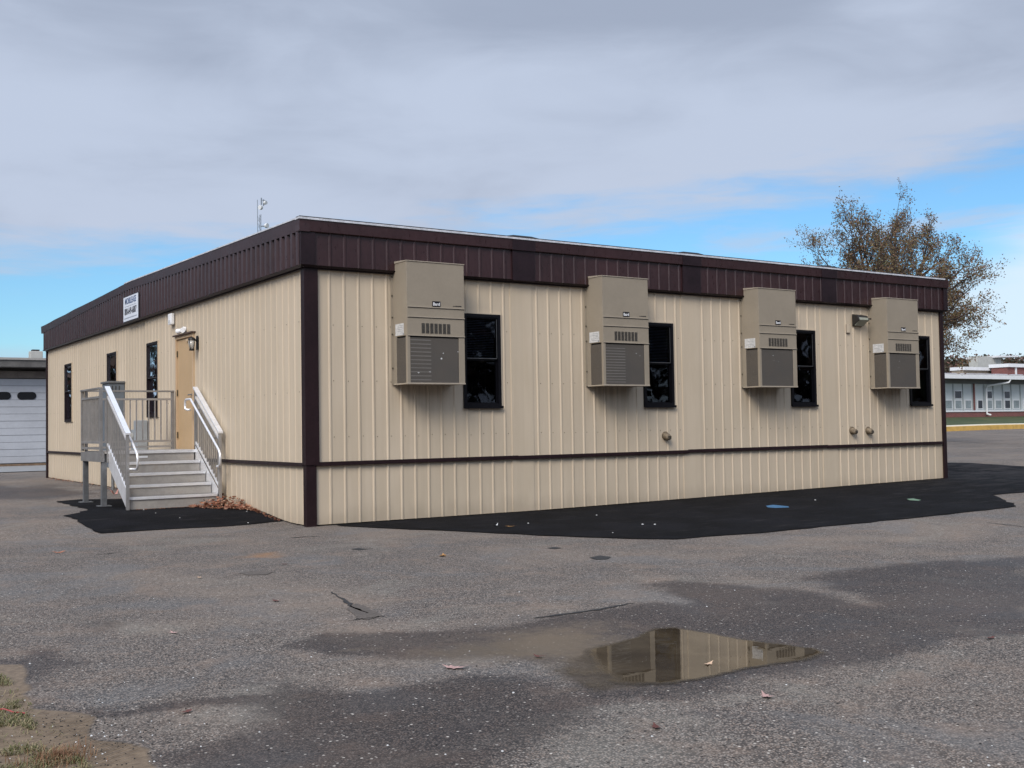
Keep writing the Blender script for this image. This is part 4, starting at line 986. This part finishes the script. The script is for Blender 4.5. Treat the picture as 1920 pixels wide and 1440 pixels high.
# ------------------------------------------------------------------ leaves, scraps and marks
def leafmesh(mb, c, size, rot, lift=.3, flat=False):
    """a small lobed, curled leaf"""
    n_ = 7; pts = []
    for k in range(n_*2):
        a_ = math.pi*k/n_; rr = size*(1 if k % 2 == 0 else .55)*random.uniform(.75, 1.1)*(1 if abs(math.sin(a_)) < .7 else .7)
        x_, y_ = rr*math.cos(a_), rr*math.sin(a_)*.75; z_ = lift*size*(x_*x_/size/size)*random.uniform(.4, 1.3)+.002
        pts.append(Vector((x_, y_, z_)))
    Rm = rot if isinstance(rot, Matrix) else Matrix.Rotation(rot, 3, 'Z')
    ctr = Vector(c); V_ = [ctr+Rm@p for p in pts]+[ctr+Rm@Vector((0, 0, .0015))]
    mb.add(V_, [(k, (k+1) % (2*n_), 2*n_) for k in range(2*n_)])
LV = [(110, 1037, .085, 'leaf_rust', 'rust brown fallen leaf far left on the grey asphalt'), (852, 1254, .085, 'leaf_pink', 'pale pink curled leaf left of the puddle, largest on the asphalt'),
      (375, 1084, .05, 'leaf_tan', 'pale tan fallen leaf on the asphalt below the stair patch'), (518, 1128, .06, 'leaf_dark', 'dark red curled leaf on the open asphalt left of the crack'),
      (533, 1059, .05, 'leaf_dark', 'thin dark red leaf right of the orange rust stain'), (830, 1043, .09, 'leaf_ochre', 'ochre fallen leaf on grey asphalt in front of the black strip'),
      (1010, 1233, .05, 'leaf_dark', 'narrow dark leaf on the silt left of the puddle'), (1437, 1308, .06, 'leaf_pink', 'flat pale pink leaf on the asphalt in front of the puddle'),
      (1858, 1198, .05, 'leaf_dark', 'small dark leaf right of the puddle near the picture edge'), (350, 1337, .045, 'leaf_dark', 'dark curled leaf on the wet asphalt in the lower left'),
      (1329, 1247, .05, 'leaf_tan', 'orange tan leaf floating on the puddle'), (957, 989, .085, 'leaf_ochre', 'orange leaf lying on the black asphalt strip'),
      (326, 1188, .045, 'leaf_pink', 'faint pinkish leaf in the middle of the left asphalt'), (1230, 1366, .05, 'leaf_dark', 'dull mauve leaf on the asphalt below the puddle')]
for px, py, sz, mt, lab in LV:
    p = at(px, py, .014 if py < 1000 else .006); mb = MB(); leafmesh(mb, p, sz, random.uniform(0, 6), .22); o = mb.build('fallen_leaf', mt); tag(o, lab, 'leaf', 'single fallen leaves on the asphalt')
# heap of leaves by the stair foot and thin drift along the wall
mb = MB()
for k in range(620):
    u_ = random.random(); y = 1.9+2.3*random.random()**.9; wd = .62*sst(1.7, 3.2, y)*(1-.35*sst(3.7, 4.4, y)); x = -.03-wd*random.random()**1.1
    hgt = .17*max(0, 1-(abs(x)/max(.05, wd))**1.5)*float(sst(1.8, 3.0, y))
    Rm = Matrix.Rotation(random.uniform(0, 6.28), 3, 'Z')@Matrix.Rotation(random.gauss(0, .8), 3, 'X')
    leafmesh(mb, (x, y, float(gz(x, y))+.02+hgt*random.random()), random.uniform(.025, .06), Rm, .6)
for k in range(90):
    y = random.uniform(.9, 2.2); x = -.02-abs(random.gauss(0, .05)); leafmesh(mb, (x, y, float(gz(x, y))+.018), random.uniform(.012, .035), Matrix.Rotation(random.uniform(0, 6.28), 3, 'Z')@Matrix.Rotation(random.gauss(0, .5), 3, 'X'), .5)
for k in range(60):
    x = random.uniform(-1.5, -.2); y = 3.30-abs(random.gauss(0, .04)); leafmesh(mb, (x, y, float(gz(x, y))+.018), random.uniform(.012, .03), random.uniform(0, 6.28), .5)
for k in range(80):
    y = random.uniform(6.5, 17.5); x = -.03-abs(random.gauss(0, .12)); leafmesh(mb, (x, y, float(gz(x, y))+.02), random.uniform(.03, .07), random.uniform(0, 6.28), .5)
o = mb.build('leaf_litter', 'litter_leaf'); tag(o, 'drift of brown and orange leaves heaped against the wall by the stair foot', 'leaves', kind='stuff')
# pale grit scattered on black asphalt
mb = MB()
for k in range(13):
    px, py = random.choice([(random.uniform(260, 470), random.uniform(945, 985)), (random.uniform(880, 1350), random.uniform(955, 1003)), (random.uniform(1200, 1700), random.uniform(930, 965))])
    p = at(px, py, .012); s_ = random.uniform(.006, .016); mb.hexa([(p.x-s_, p.y-s_, p.z), (p.x+s_, p.y-s_*.6, p.z), (p.x+s_, p.y+s_, p.z), (p.x-s_*.6, p.y+s_, p.z)]+[(p.x-s_*.6, p.y-s_*.6, p.z+s_*.7), (p.x+s_*.6, p.y-s_*.4, p.z+s_*.5), (p.x+s_*.6, p.y+s_*.6, p.z+s_*.6), (p.x-s_*.4, p.y+s_*.6, p.z+s_*.7)])
o = mb.build('grit', 'white_scrap'); tag(o, 'pale grit and chips scattered over the black asphalt', 'grit', kind='stuff')
mb = MB()
for k in range(110):
    px, py = random.uniform(-20, 1940), random.uniform(1060, 1445); p = at(px, py, .001)
    if sdf(PUD, np.array(p.x), np.array(p.y)) > -.02: continue
    s_ = random.uniform(.003, .0065); mb.hexa([(p.x-s_, p.y-s_, p.z), (p.x+s_, p.y-s_*.6, p.z), (p.x+s_, p.y+s_, p.z), (p.x-s_*.6, p.y+s_, p.z)]+[(p.x-s_*.6, p.y-s_*.6, p.z+s_*.7), (p.x+s_*.6, p.y-s_*.4, p.z+s_*.5), (p.x+s_*.6, p.y+s_*.6, p.z+s_*.6), (p.x-s_*.4, p.y+s_*.6, p.z+s_*.7)]); 
    mb.mi[-6:] = [1 if random.random() < .6 else 0]*6
for k in range(420):      # crumbs along the ragged verge
    px, py = random.gauss(150, 110), random.gauss(1375, 45)
    if px < -40 or py < 1240: continue
    p = at(px, py, .001); s_ = random.uniform(.0015, .0048); mb.hexa([(p.x-s_, p.y-s_, p.z), (p.x+s_, p.y-s_*.6, p.z), (p.x+s_, p.y+s_, p.z), (p.x-s_*.6, p.y+s_, p.z)]+[(p.x-s_*.6, p.y-s_*.6, p.z+s_*.7), (p.x+s_*.6, p.y-s_*.4, p.z+s_*.5), (p.x+s_*.6, p.y+s_*.6, p.z+s_*.6), (p.x-s_*.4, p.y+s_*.6, p.z+s_*.7)]); mb.mi[-6:] = [1 if random.random() < .85 else 0]*6
o = mb.build('pebbles', ['white_scrap', 'crack_dark']); tag(o, 'loose pale and dark pebbles strewn over the worn asphalt', 'pebbles', kind='stuff')
for nm, pts, mt, lab in (('paint_mark', [(1436, 950), (1450, 948), (1478, 951), (1480, 953), (1455, 954), (1440, 953)], 'paint_blue', 'bright blue utility paint mark on the black asphalt'),
                         ('paint_mark', [(1700, 937), (1712, 936), (1727, 939), (1722, 940.5), (1706, 939.5)], 'paint_green', 'pale green utility paint mark on the black asphalt')):
    o = sheet(nm, px_poly(pts), .014, mt, kind=None, step=.15); tag(o, lab, 'paint mark', 'paint marks on the black asphalt')
p = at(930, 987, .014); mb = MB(); leafmesh(mb, p, .05, .4, .6); tag(mb.build('paper_scrap', 'white_scrap'), 'white paper scrap on the black asphalt strip', 'litter')
p = at(215, 928, .014); mb = MB(); leafmesh(mb, p, .11, .4, 1.0); tag(mb.build('plastic_scrap', 'pink_scrap'), 'pink scrap of litter on the ground behind the stair legs', 'litter')
p0, p1 = at(-10, 1336, .012), at(47, 1342, .012); mb = MB(); mb.tube([p0, p0.lerp(p1, .3)+Vector((0, 0, .01)), p0.lerp(p1, .6), p1], .004, 6); tag(mb.build('red_cord', 'red_line'), 'thin red cord lying in the verge grass', 'cord')
# verge grass
mb = MB()
def blade(mb, x, y, z, h, w_, a_, bend):
    d = Vector((math.cos(a_), math.sin(a_), 0)); s = Vector((-d.y, d.x, 0))*w_
    P0 = Vector((x, y, z)); P1 = P0+d*bend*h*.35+Vector((0, 0, h*.6)); P2 = P0+d*bend*h+Vector((0, 0, h*(1-.35*abs(bend))))
    mb.add([P0-s, P0+s, P1+s*.8, P1-s*.8, P2], [(0, 1, 2, 3), (3, 2, 4)])
vg = px_poly([(-300, 1262), (0, 1270), (28, 1290), (25, 1320), (50, 1350), (75, 1395), (150, 1425), (200, 1470), (150, 1700), (-500, 1700)])
vx0, vx1 = min(p_[0] for p_ in vg), max(p_[0] for p_ in vg); vy0, vy1 = min(p_[1] for p_ in vg), max(p_[1] for p_ in vg)
VX = rng.uniform(vx0, vx1, 60000); VY = rng.uniform(vy0, vy1, 60000); SD = sdf(vg, VX, VY)
cl_ = np.sin(VX*7.1+1.3)*np.sin(VY*6.3)+.7*np.sin(VX*17+VY*11)+.5*np.sin(VY*23-VX*9)
keep = np.where((SD > -.02) & (cl_ > .15-1.2*np.clip(SD, 0, .5)) & (rng.random(60000) < .85))[0]
for i_ in keep[:26000]:
    blade(mb, VX[i_], VY[i_], 0, random.uniform(.008, .040), random.uniform(.0012, .0028), random.uniform(0, 6.28), random.uniform(.5, 2.2))
for k in range(2600):
    i_ = random.randrange(60000)
    if SD[i_] > -.22: blade(mb, VX[i_], VY[i_], .001, random.uniform(.010, .030), random.uniform(.0012, .003), random.uniform(0, 6.28), random.uniform(1.6, 2.4))
o = mb.build('grass', 'grass_blade'); tag(o, 'sparse yellow green grass on the muddy verge at lower left', 'grass', kind='stuff')
mb = MB(); c0 = at(110, 1425)
for k in range(420): a_ = random.uniform(0, 6.28); rr = abs(random.gauss(0, .09)); blade(mb, c0.x+rr*math.cos(a_), c0.y+rr*math.sin(a_), 0, random.uniform(.02, .07), .0016, random.uniform(0, 6.28), random.uniform(.3, 1.2))
tag(mb.build('dry_grass_tuft', 'dry_tuft'), 'orange dry grass tuft at the edge of the mud', 'grass tuft', kind='stuff')

# ------------------------------------------------------------------ garage on the left
GYY = 30.0
t = thing('garage_building', 'low grey garage with wide white overhead door beyond the office on the left', 'building', (0, GYY+4, .2))
g0 = .27
MB().box(-2.6, 9, GYY+.35, GYY+10, .0, 3.84).build('wall', 'garage_grey', t)
MB().box(-3.0, 9.4, GYY-.55, GYY+10.4, 3.84, 4.13).build('roof', 'garage_grey', t, bevel=.01)
MB().box(-3.05, 9.45, GYY-.60, GYY-.551, 4.10, 4.18).build('roof_edge', 'roof_edge', t)
MB().box(-2.0, 8, GYY+.12, GYY+.34, 3.46, 3.72).build('lintel', 'garage_beam', t)
mb = MB(); secs = 6; zs = np.linspace(g0, 3.44, secs+1)
for k in range(secs):
    for half in (0, 1):
        za = zs[k]+(zs[k+1]-zs[k])*half/2; zb = zs[k]+(zs[k+1]-zs[k])*(half+1)/2; mb.box(-1.7, 3.2, GYY+.22+.012*half, GYY+.30, za+.006, zb-.004)
dr = mb.build('overhead_door', 'garage_white', t, bevel=.002)
for k in range(4):
    x0 = 1.24-.885*k; rr = .145; zc = 2.80; P = []
    for q_ in range(24):
        a_ = 2*math.pi*q_/24; cx_ = x0+(.67-rr if math.cos(a_) > 0 else rr); P.append((cx_+rr*math.cos(a_), zc+rr*math.sin(a_)))
    mb = MB(); mb.add([(a_, GYY+.205, c_) for a_, c_ in P]+[(a_, GYY+.232, c_) for a_, c_ in P], [tuple(range(24))]+[(j, j+24, (j+1) % 24+24, (j+1) % 24) for j in range(24)])
    sub(mb, 'window', 'dark_glass', dr)
MB().box(-1.75, 3.25, GYY+.20, GYY+.215, g0-.01, g0+.02).build('door_seal', 'dark_rubber', t)
MB().box(-1.9, 3.4, GYY+.0, GYY+.34, .14, g0-.012).build('door_step', 'garage_step', t)
mb = MB(); mb.box(1.72, 2.16, GYY+.3, GYY+.7, 4.13, 4.50); mb.build('chimney', 'school_block', t, bevel=.02)
MB().box(1.80, 2.05, GYY+.35, GYY+.65, 4.50, 4.56).build('chimney_cap', 'dark_rubber', t)
mb = MB(); mb.poly([(-9, 24.5), (6, 24.5), (6, GYY), (-9, GYY)], .0, .0); me_ = None
sheet('concrete_apron', [(-9, 23.6), (7, 23.6), (7, GYY+.3), (-9, GYY+.3)], .02, 'concrete', step=1.5)

# ------------------------------------------------------------------ school on the right, lawn and kerb
KY = 28.0
kx = np.arange(44, 90, 1.0)
def strip(name, y0, y1, z0f, z1f, mat, x0=44, x1=95, parent=None):
    mb = MB(); X_ = np.arange(x0, x1+.1, 2.0); vs = []
    for x_ in X_: vs += [(x_, y0, z0f(x_)), (x_, y1, z1f(x_))]
    mb.add(vs, [(2*i, 2*i+1, 2*i+3, 2*i+2) for i in range(len(X_)-1)]); return mb.build(name, mat, parent)
gk = lambda x_: float(gz(x_, KY))
mb = MB(); X_ = np.arange(30, 112.1, 2.0); vs = []
for x_ in X_: vs += [(x_, KY-.02, gk(x_)-.05), (x_, KY, gk(x_)+.28), (x_, KY+.02, gk(x_)+.30)]
n_ = len(X_); mb.cur = 0; mb.add(vs, [(3*i, 3*i+1, 3*i+4, 3*i+3) for i in range(n_-1)]+[(3*i+1, 3*i+2, 3*i+5, 3*i+4) for i in range(n_-1)])
tag(mb.build('kerb', 'yellow_paint'), kind='structure')
tag(strip('kerb_top', KY+.0201, KY+.9, lambda x_: gk(x_)+.30, lambda x_: gk(x_)+.36, 'kerb_top', 30, 112), kind='structure')
tag(strip('lawn', KY+.9, 35.2, lambda x_: gk(x_)+.35, lambda x_: 1.50+.0*x_, 'lawn', 30, 112), kind='structure')
tag(MB().box(30, 112, 35.0, 300, .0, 1.495).build('terrain', 'lawn'), kind='structure')
SY = 35.0
t = thing('school_building', 'long low school with white window panels and red brick base, far right', 'building', (70, SY+5, 1.5))
S0 = 46.0
MB().box(S0, 110, SY+.12, SY+14, 1.3, 1.90).build('brick_base', 'brick_red', t)
MB().box(S0, 110, SY+.16, SY+14, 1.9, 4.1).build('wall', 'school_white', t)
MB().box(S0, 110, SY+.06, SY+.159, 1.88, 1.98).build('sill_band', 'school_trim', t)
MB().box(S0-.6, 110, SY-1.0, SY+14.5, 4.28, 4.34).build('soffit', 'school_soffit', t)
MB().box(S0-.65, 110, SY-1.06, SY-1.001, 4.26, 4.55).build('gutter', 'school_trim', t, bevel=.01)
MB().box(S0-.6, 110, SY-1.0, SY+14.5, 4.341, 4.60).build('roof', 'roof_gravel', t)
MB().box(S0, 110, SY+.04, SY+.158, 3.96, 4.279).build('soffit_shade', 'school_soffit', t)  # dark strip painting the shade that falls below the soffit
cols = [(64.1, 65.2), (65.25, 66.35), (66.45, 67.5), (68.0, 68.9), (69.2, 70.1), (70.2, 71.3), (71.4, 72.4), (72.5, 73.6)]
mul = MB()
off_ = [0, 9.78, 19.56, 29.34]
allc = [(a_+o_, c_+o_, k) for o_ in off_ for k, (a_, c_) in enumerate(cols)]+[(a_-9.78, c_-9.78, k) for k, (a_, c_) in enumerate(cols)]
for a_, c_, k in allc:
    mul.box(c_+.0, c_+.05, SY+.09, SY+.159, 1.99, 3.94)
    w_ = MB().box(a_+.12, c_-.12, SY+.11, SY+.158, 2.08, 2.78).build('window', 'school_trim', t)
    sub(MB().box(a_+.19, c_-.19, SY+.100, SY+.109, 2.14, 2.72), 'pane', 'school_pane_light' if k not in (3, 6) else 'dark_glass', w_)
    if k in (1, 4, 6):
        w_ = MB().box(a_+.12, c_-.12, SY+.11, SY+.158, 2.86, 3.46).build('window', 'school_trim', t)
        sub(MB().box(a_+.17, c_-.17, SY+.100, SY+.109, 2.90, 3.40), 'pane', 'dark_glass', w_)
mul.each('mullion', 'school_mullion', t)
for o_ in (-9.78, 0, 9.78, 19.56): MB().box(67.62+o_, 67.76+o_, SY+.05, SY+.158, 1.99, 4.2).build('pilaster', 'brick_red', t)
MB().tube([(70.6, SY-1.0, 4.25), (70.5, SY-.95, 4.05), (69.12, SY-.1, 3.80), (69.05, SY-.02, 3.6), (69.05, SY-.02, 1.9), (69.05, SY-.02, 1.72), (69.2, SY-.25, 1.62)], .07, 8).build('downspout', 'school_trim', t)
sn = MB(); x_ = 60.0
while x_ < 100: w_ = random.uniform(.6, 2.2); sn.box(x_, x_+w_, SY-.98, SY-.6, 4.60, 4.60+random.uniform(.03, .07)); x_ += w_+random.uniform(.2, .9)
sn.build('roof_membrane_edge', 'snow_strip', t)
# roof-top blocks behind, further back
SB = SY+12
def sx(px, Y): return float(onX(px, 700, Y)[0])
def sz(px, py, Y): return float(onX(px, py, Y)[2])
x0, x1 = sx(1806, SB), sx(1889, SB)
MB().box(x0, x1, SB, SB+1.2, 4.0, sz(1850, 695, SB)).build('clerestory', 'tan_block', t)
MB().box(x0-.1, x1, SB-.2, SB+1.3, sz(1850, 695, SB), sz(1850, 689, SB)).build('clerestory_roof', 'school_trim', t)
Y2 = SB+5; x0, x1 = sx(1834, Y2), sx(1878, Y2)
MB().box(x0, x1, Y2, Y2+1.0, 4.6, sz(1850, 668, Y2)).build('penthouse', 'school_block', t)
MB().hexa([(x1-1.5, Y2-.6, sz(1870, 671, Y2)), (x1+2.1, Y2-.6, sz(1870, 669, Y2)), (x1+2.1, Y2+3, sz(1870, 669, Y2)), (x1-1.5, Y2+3, sz(1870, 671, Y2)), (x1-1.5, Y2-.6, sz(1870, 667.5, Y2)), (x1+2.1, Y2-.6, sz(1870, 666.5, Y2)), (x1+2.1, Y2+3, sz(1870, 666.5, Y2)), (x1-1.5, Y2+3, sz(1870, 667.5, Y2))]).build('penthouse_canopy', 'school_trim', t)
Y3 = SB-2; x0 = sx(1889, Y3); zt_ = sz(1900, 682, Y3)
br_ = MB().box(x0, x0+30, Y3, Y3+1.6, 4.0, zt_-.32).build('brick_block', 'brick_red', t)
MB().box(x0-.1, x0+30.3, Y3-.2, Y3+1.8, zt_-.32, zt_).build('brick_block_roof', 'school_trim', t)
MB().box(sx(1903, Y3), sx(1905.5, Y3), Y3-.08, Y3-.001, 4.6, zt_-.33).build('brick_block_trim', 'school_trim', t)

# woodland far behind the school
def cloud_mesh(mb, c, rad, n_, size):
    for k in range(n_):
        v = Vector((random.gauss(0, 1), random.gauss(0, 1), random.gauss(0, 1))).normalized()*random.uniform(.55, 1.05); p_ = Vector(c)+Vector((v.x*rad[0], v.y*rad[1], v.z*rad[2]))
        a_ = Vector((random.gauss(0, 1), random.gauss(0, 1), random.gauss(0, 1))).normalized()*size*random.uniform(.5, 1.3); b_ = a_.cross(Vector((random.gauss(0, 1), random.gauss(0, 1), random.gauss(0, 1)))).normalized()*size*random.uniform(.4, 1)
        mb.add([p_-a_, p_+b_*.6, p_+a_, p_-b_], [(0, 1, 2, 3)])
mb = MB()
for k in range(70):
    d_ = random.uniform(190, 235); px = 1700+340*k/70+random.uniform(-6, 6); rr = ray(px, 700); P_ = CAM+rr*d_
    top = CAM[2]+ray(px, 669+random.uniform(-5, 6))[2]*d_; hh = top-1
    cloud_mesh(mb, (P_[0], P_[1], 1+hh*.5), (random.uniform(2.5, 5), 4, hh*.5), 1300, .34)
    mb.tube([(P_[0], P_[1], 0), (P_[0], P_[1], 1+hh*.5)], [.4, .15], 5)
o = mb.build('woodland', 'wood_leaf'); tag(o, 'distant autumn woodland with dull red and dark green crowns', 'woodland', kind='stuff')

mb = MB()
for k in range(64):      # the tree line behind the photographer, seen in the window glass
    a_ = R(99+246*k/63); d_ = random.uniform(48, 62); hh = random.uniform(10, 17); x_, y_ = d_*math.cos(a_), d_*math.sin(a_)
    cloud_mesh(mb, (x_, y_, hh*.55), (random.uniform(2.6, 4), random.uniform(2.6, 4), hh*.48), 900, .48); mb.tube([(x_, y_, 0), (x_, y_, hh*.6)], [.25, .1], 5)
o = mb.build('tree_line', 'wood_leaf'); tag(o, 'dark tree line behind the lot, mirrored in the window glass', 'woodland', kind='stuff')
# ------------------------------------------------------------------ oak behind the office
TD = 44.0
base = CAM+ray(1672, 800)*TD; TX, TY = base[0], base[1]; TZ = .6
right = Vector(tuple(r0)); fwd = Vector((math.cos(yaw), math.sin(yaw), 0))
tree = thing('autumn_tree', 'half bare tree with brown autumn leaves rising behind the far end of the office', 'tree', (TX, TY, TZ))
tr_ = MB(); lf_ = MB(); rnd = random.Random(11)
ppm = TD/FPX   # metres per photo pixel at the tree
def T3(px, py, dep=0.0):
    P_ = CAM+ray(px, py)*TD; return Vector(P_)+fwd*dep
def leafq(p, s):
    a_ = Vector((rnd.gauss(0, 1), rnd.gauss(0, 1), rnd.gauss(0, 1))).normalized()*s; b_ = a_.cross(Vector((rnd.gauss(0, 1), rnd.gauss(0, 1), rnd.gauss(0, 1)))).normalized()*s*.6
    lf_.add([p-a_, p+b_, p+a_, p-b_], [(0, 1, 2, 3)])
def inside(p):
    """crown outline as a set of ellipsoids (world metres around the tree)"""
    q_ = p-Vector((TX, TY, 0)); a_ = q_.dot(right); h = p.z
    return a_, h
def grow(p, d, ln, r_, lvl, dens):
    n_ = 5 if lvl < 3 else 3; pts = [p]; rs = [r_]; cur = p.copy(); dd = d.copy()
    for k in range(n_):
        dd = (dd+Vector((rnd.gauss(0, .13), rnd.gauss(0, .13), rnd.gauss(.03, .10)))).normalized(); cur = cur+dd*ln/n_; pts.append(cur.copy()); rs.append(r_*(1-.62*(k+1)/n_))
    tr_.tube(pts, rs, 6 if lvl < 2 else (4 if lvl < 4 else 3), cap=False)
    if lvl >= 4:
        for q_ in pts[1:]:
            m_ = rnd.random()*dens*(1.0 if lvl == 4 else 1.35)
            for _ in range(int(m_*4.4+rnd.random())): leafq(q_+Vector((rnd.gauss(0, .09), rnd.gauss(0, .09), rnd.gauss(0, .09))), rnd.uniform(.026, .052))
    if lvl >= 5: return
    kids = (4, 4, 4, 4, 3)[lvl] if lvl < 5 else 0
    for k in range(kids):
        f_ = rnd.uniform(.25, 1.0) if k else 1.0; i_ = min(n_-1, int(f_*n_)); q_ = pts[i_].lerp(pts[i_+1], f_*n_-i_) if i_ < n_ else pts[-1]
        ax2 = Vector((rnd.gauss(0, 1), rnd.gauss(0, 1), rnd.gauss(0, 1))).cross(dd).normalized(); ang = rnd.uniform(.35, .95) if k else .2
        nd = (Matrix.Rotation(ang, 3, ax2)@dd); nd = (nd+Vector((0, 0, .10))).normalized()
        hfac = 1.45-.115*(q_.z-3.0)
        grow(q_, nd, ln*rnd.uniform(.52, .72), max(.006, rs[i_]*.60), lvl+1, max(.22, hfac))
root = Vector((TX, TY, TZ))
trunk = [root, root+Vector((.05, 0, 1.2)), root+Vector((0, .05, 2.2)), root+Vector((.1, 0, 3.0))]
tr_.tube(trunk, [.30, .25, .23, .20], 10)
LIMB = [((1628, 690), (1612, 468), .0, .12), ((1640, 690), (1660, 490), -.4, .13), ((1652, 690), (1745, 470), .3, .12), ((1625, 690), (1575, 505), .5, .10), ((1660, 690), (1752, 560), -.5, .11),
        ((1655, 690), (1700, 560), .9, .09), ((1650, 690), (1698, 445), .6, .11), ((1660, 690), (1790, 525), .2, .10), ((1635, 690), (1585, 478), -.5, .09), ((1645, 690), (1640, 440), .8, .10), ((1660, 690), (1752, 480), .6, .09), ((1655, 690), (1650, 540), -1.2, .08), ((1660, 690), (1730, 600), -1.2, .08), ((1640, 690), (1610, 540), -1.0, .09), ((1660, 700), (1758, 600), .2, .08)]
for s_, e_, dp, r_ in LIMB:
    a_ = root+Vector((0, 0, rnd.uniform(2.2, 3.0))); e3 = T3(e_[0], e_[1], dp*2); mid_ = a_.lerp(e3, .5)+Vector((rnd.gauss(0, .12), rnd.gauss(0, .12), -.1))
    pts = [a_, a_.lerp(mid_, .5), mid_, mid_.lerp(e3, .5)+Vector((0, 0, .06)), e3]
    tr_.tube(pts, [r_, r_*.85, r_*.68, r_*.5, r_*.35], 7, cap=False)
    d_ = (e3-mid_).normalized()
    for k in range(8):
        f_ = .28+.72*k/7; i_ = min(3, int(f_*4)); q_ = pts[i_].lerp(pts[i_+1], min(1, f_*4-i_))
        ax2 = Vector((rnd.gauss(0, 1), rnd.gauss(0, 1), rnd.gauss(0, 1))).cross(d_).normalized(); nd = Matrix.Rotation(rnd.uniform(.3, 1.15) if k < 7 else .1, 3, ax2)@d_
        grow(q_, (nd+Vector((0, 0, .08))).normalized(), rnd.uniform(.75, 1.25), r_*.42, 2, max(.25, 1.30-.10*(q_.z-3)))
tr_.build('trunk', 'bark', tree); lf_.build('crown', 'oak_leaf', tree)
print('tree faces', len(tr_.f), len(lf_.f))

# ------------------------------------------------------------------ radio mast far behind
MD = 150.0
def M3(px, py): return Vector(CAM+ray(px, py)*MD)
b0 = M3(489, 800); top = M3(491, 371); b0.z = 0
t = thing('radio_mast', 'thin steel lattice mast with small dishes rising behind the roof', 'mast', tuple(b0))
k_ = MD/FPX; mb = MB(); w_ = 3.2*k_
legs = [(-w_, 0), (w_, 0), (0, w_*1.6)]
Z1 = top.z
for a_, c_ in legs: mb.tube([(b0.x+right.x*a_+fwd.x*c_, b0.y+right.y*a_+fwd.y*c_, 0), (b0.x+right.x*a_+fwd.x*c_, b0.y+right.y*a_+fwd.y*c_, Z1-(0 if a_ < 0 else 2.0))], .045, 5)
z = 0; i = 0
while z < Z1-2.5:
    for j in range(3):
        a1, c1 = legs[j]; a2, c2 = legs[(j+1) % 3]
        mb.tube([(b0.x+right.x*a1+fwd.x*c1, b0.y+right.y*a1+fwd.y*c1, z), (b0.x+right.x*a2+fwd.x*c2, b0.y+right.y*a2+fwd.y*c2, z+.9)], .018, 4)
    z += .9
mb.build('lattice', 'mast_steel', t)
for px, py, s_ in ((498, 380, .42), (488, 389, .50), (500.5, 423, .52)):
    c_ = M3(px, py); d_ = (right*(1 if px > 490 else -.3)-fwd*.5).normalized()
    dsh = MB(); dsh.tube([c_-d_*.35, c_-d_*.25, c_, c_+d_*.12], [.08, s_*.55, s_*.62, s_*.62], 14); dsh.build('dish', 'dish_white', t)
for a_, c_, q_ in ((M3(490, 371), M3(490, 384), .09), (M3(494, 374), M3(494, 386), .09), (M3(489, 424), M3(498, 424), .09), (M3(489, 375), M3(498, 376), .05)): MB().tube([a_, c_], q_, 6).build('antenna', 'mast_steel', t)
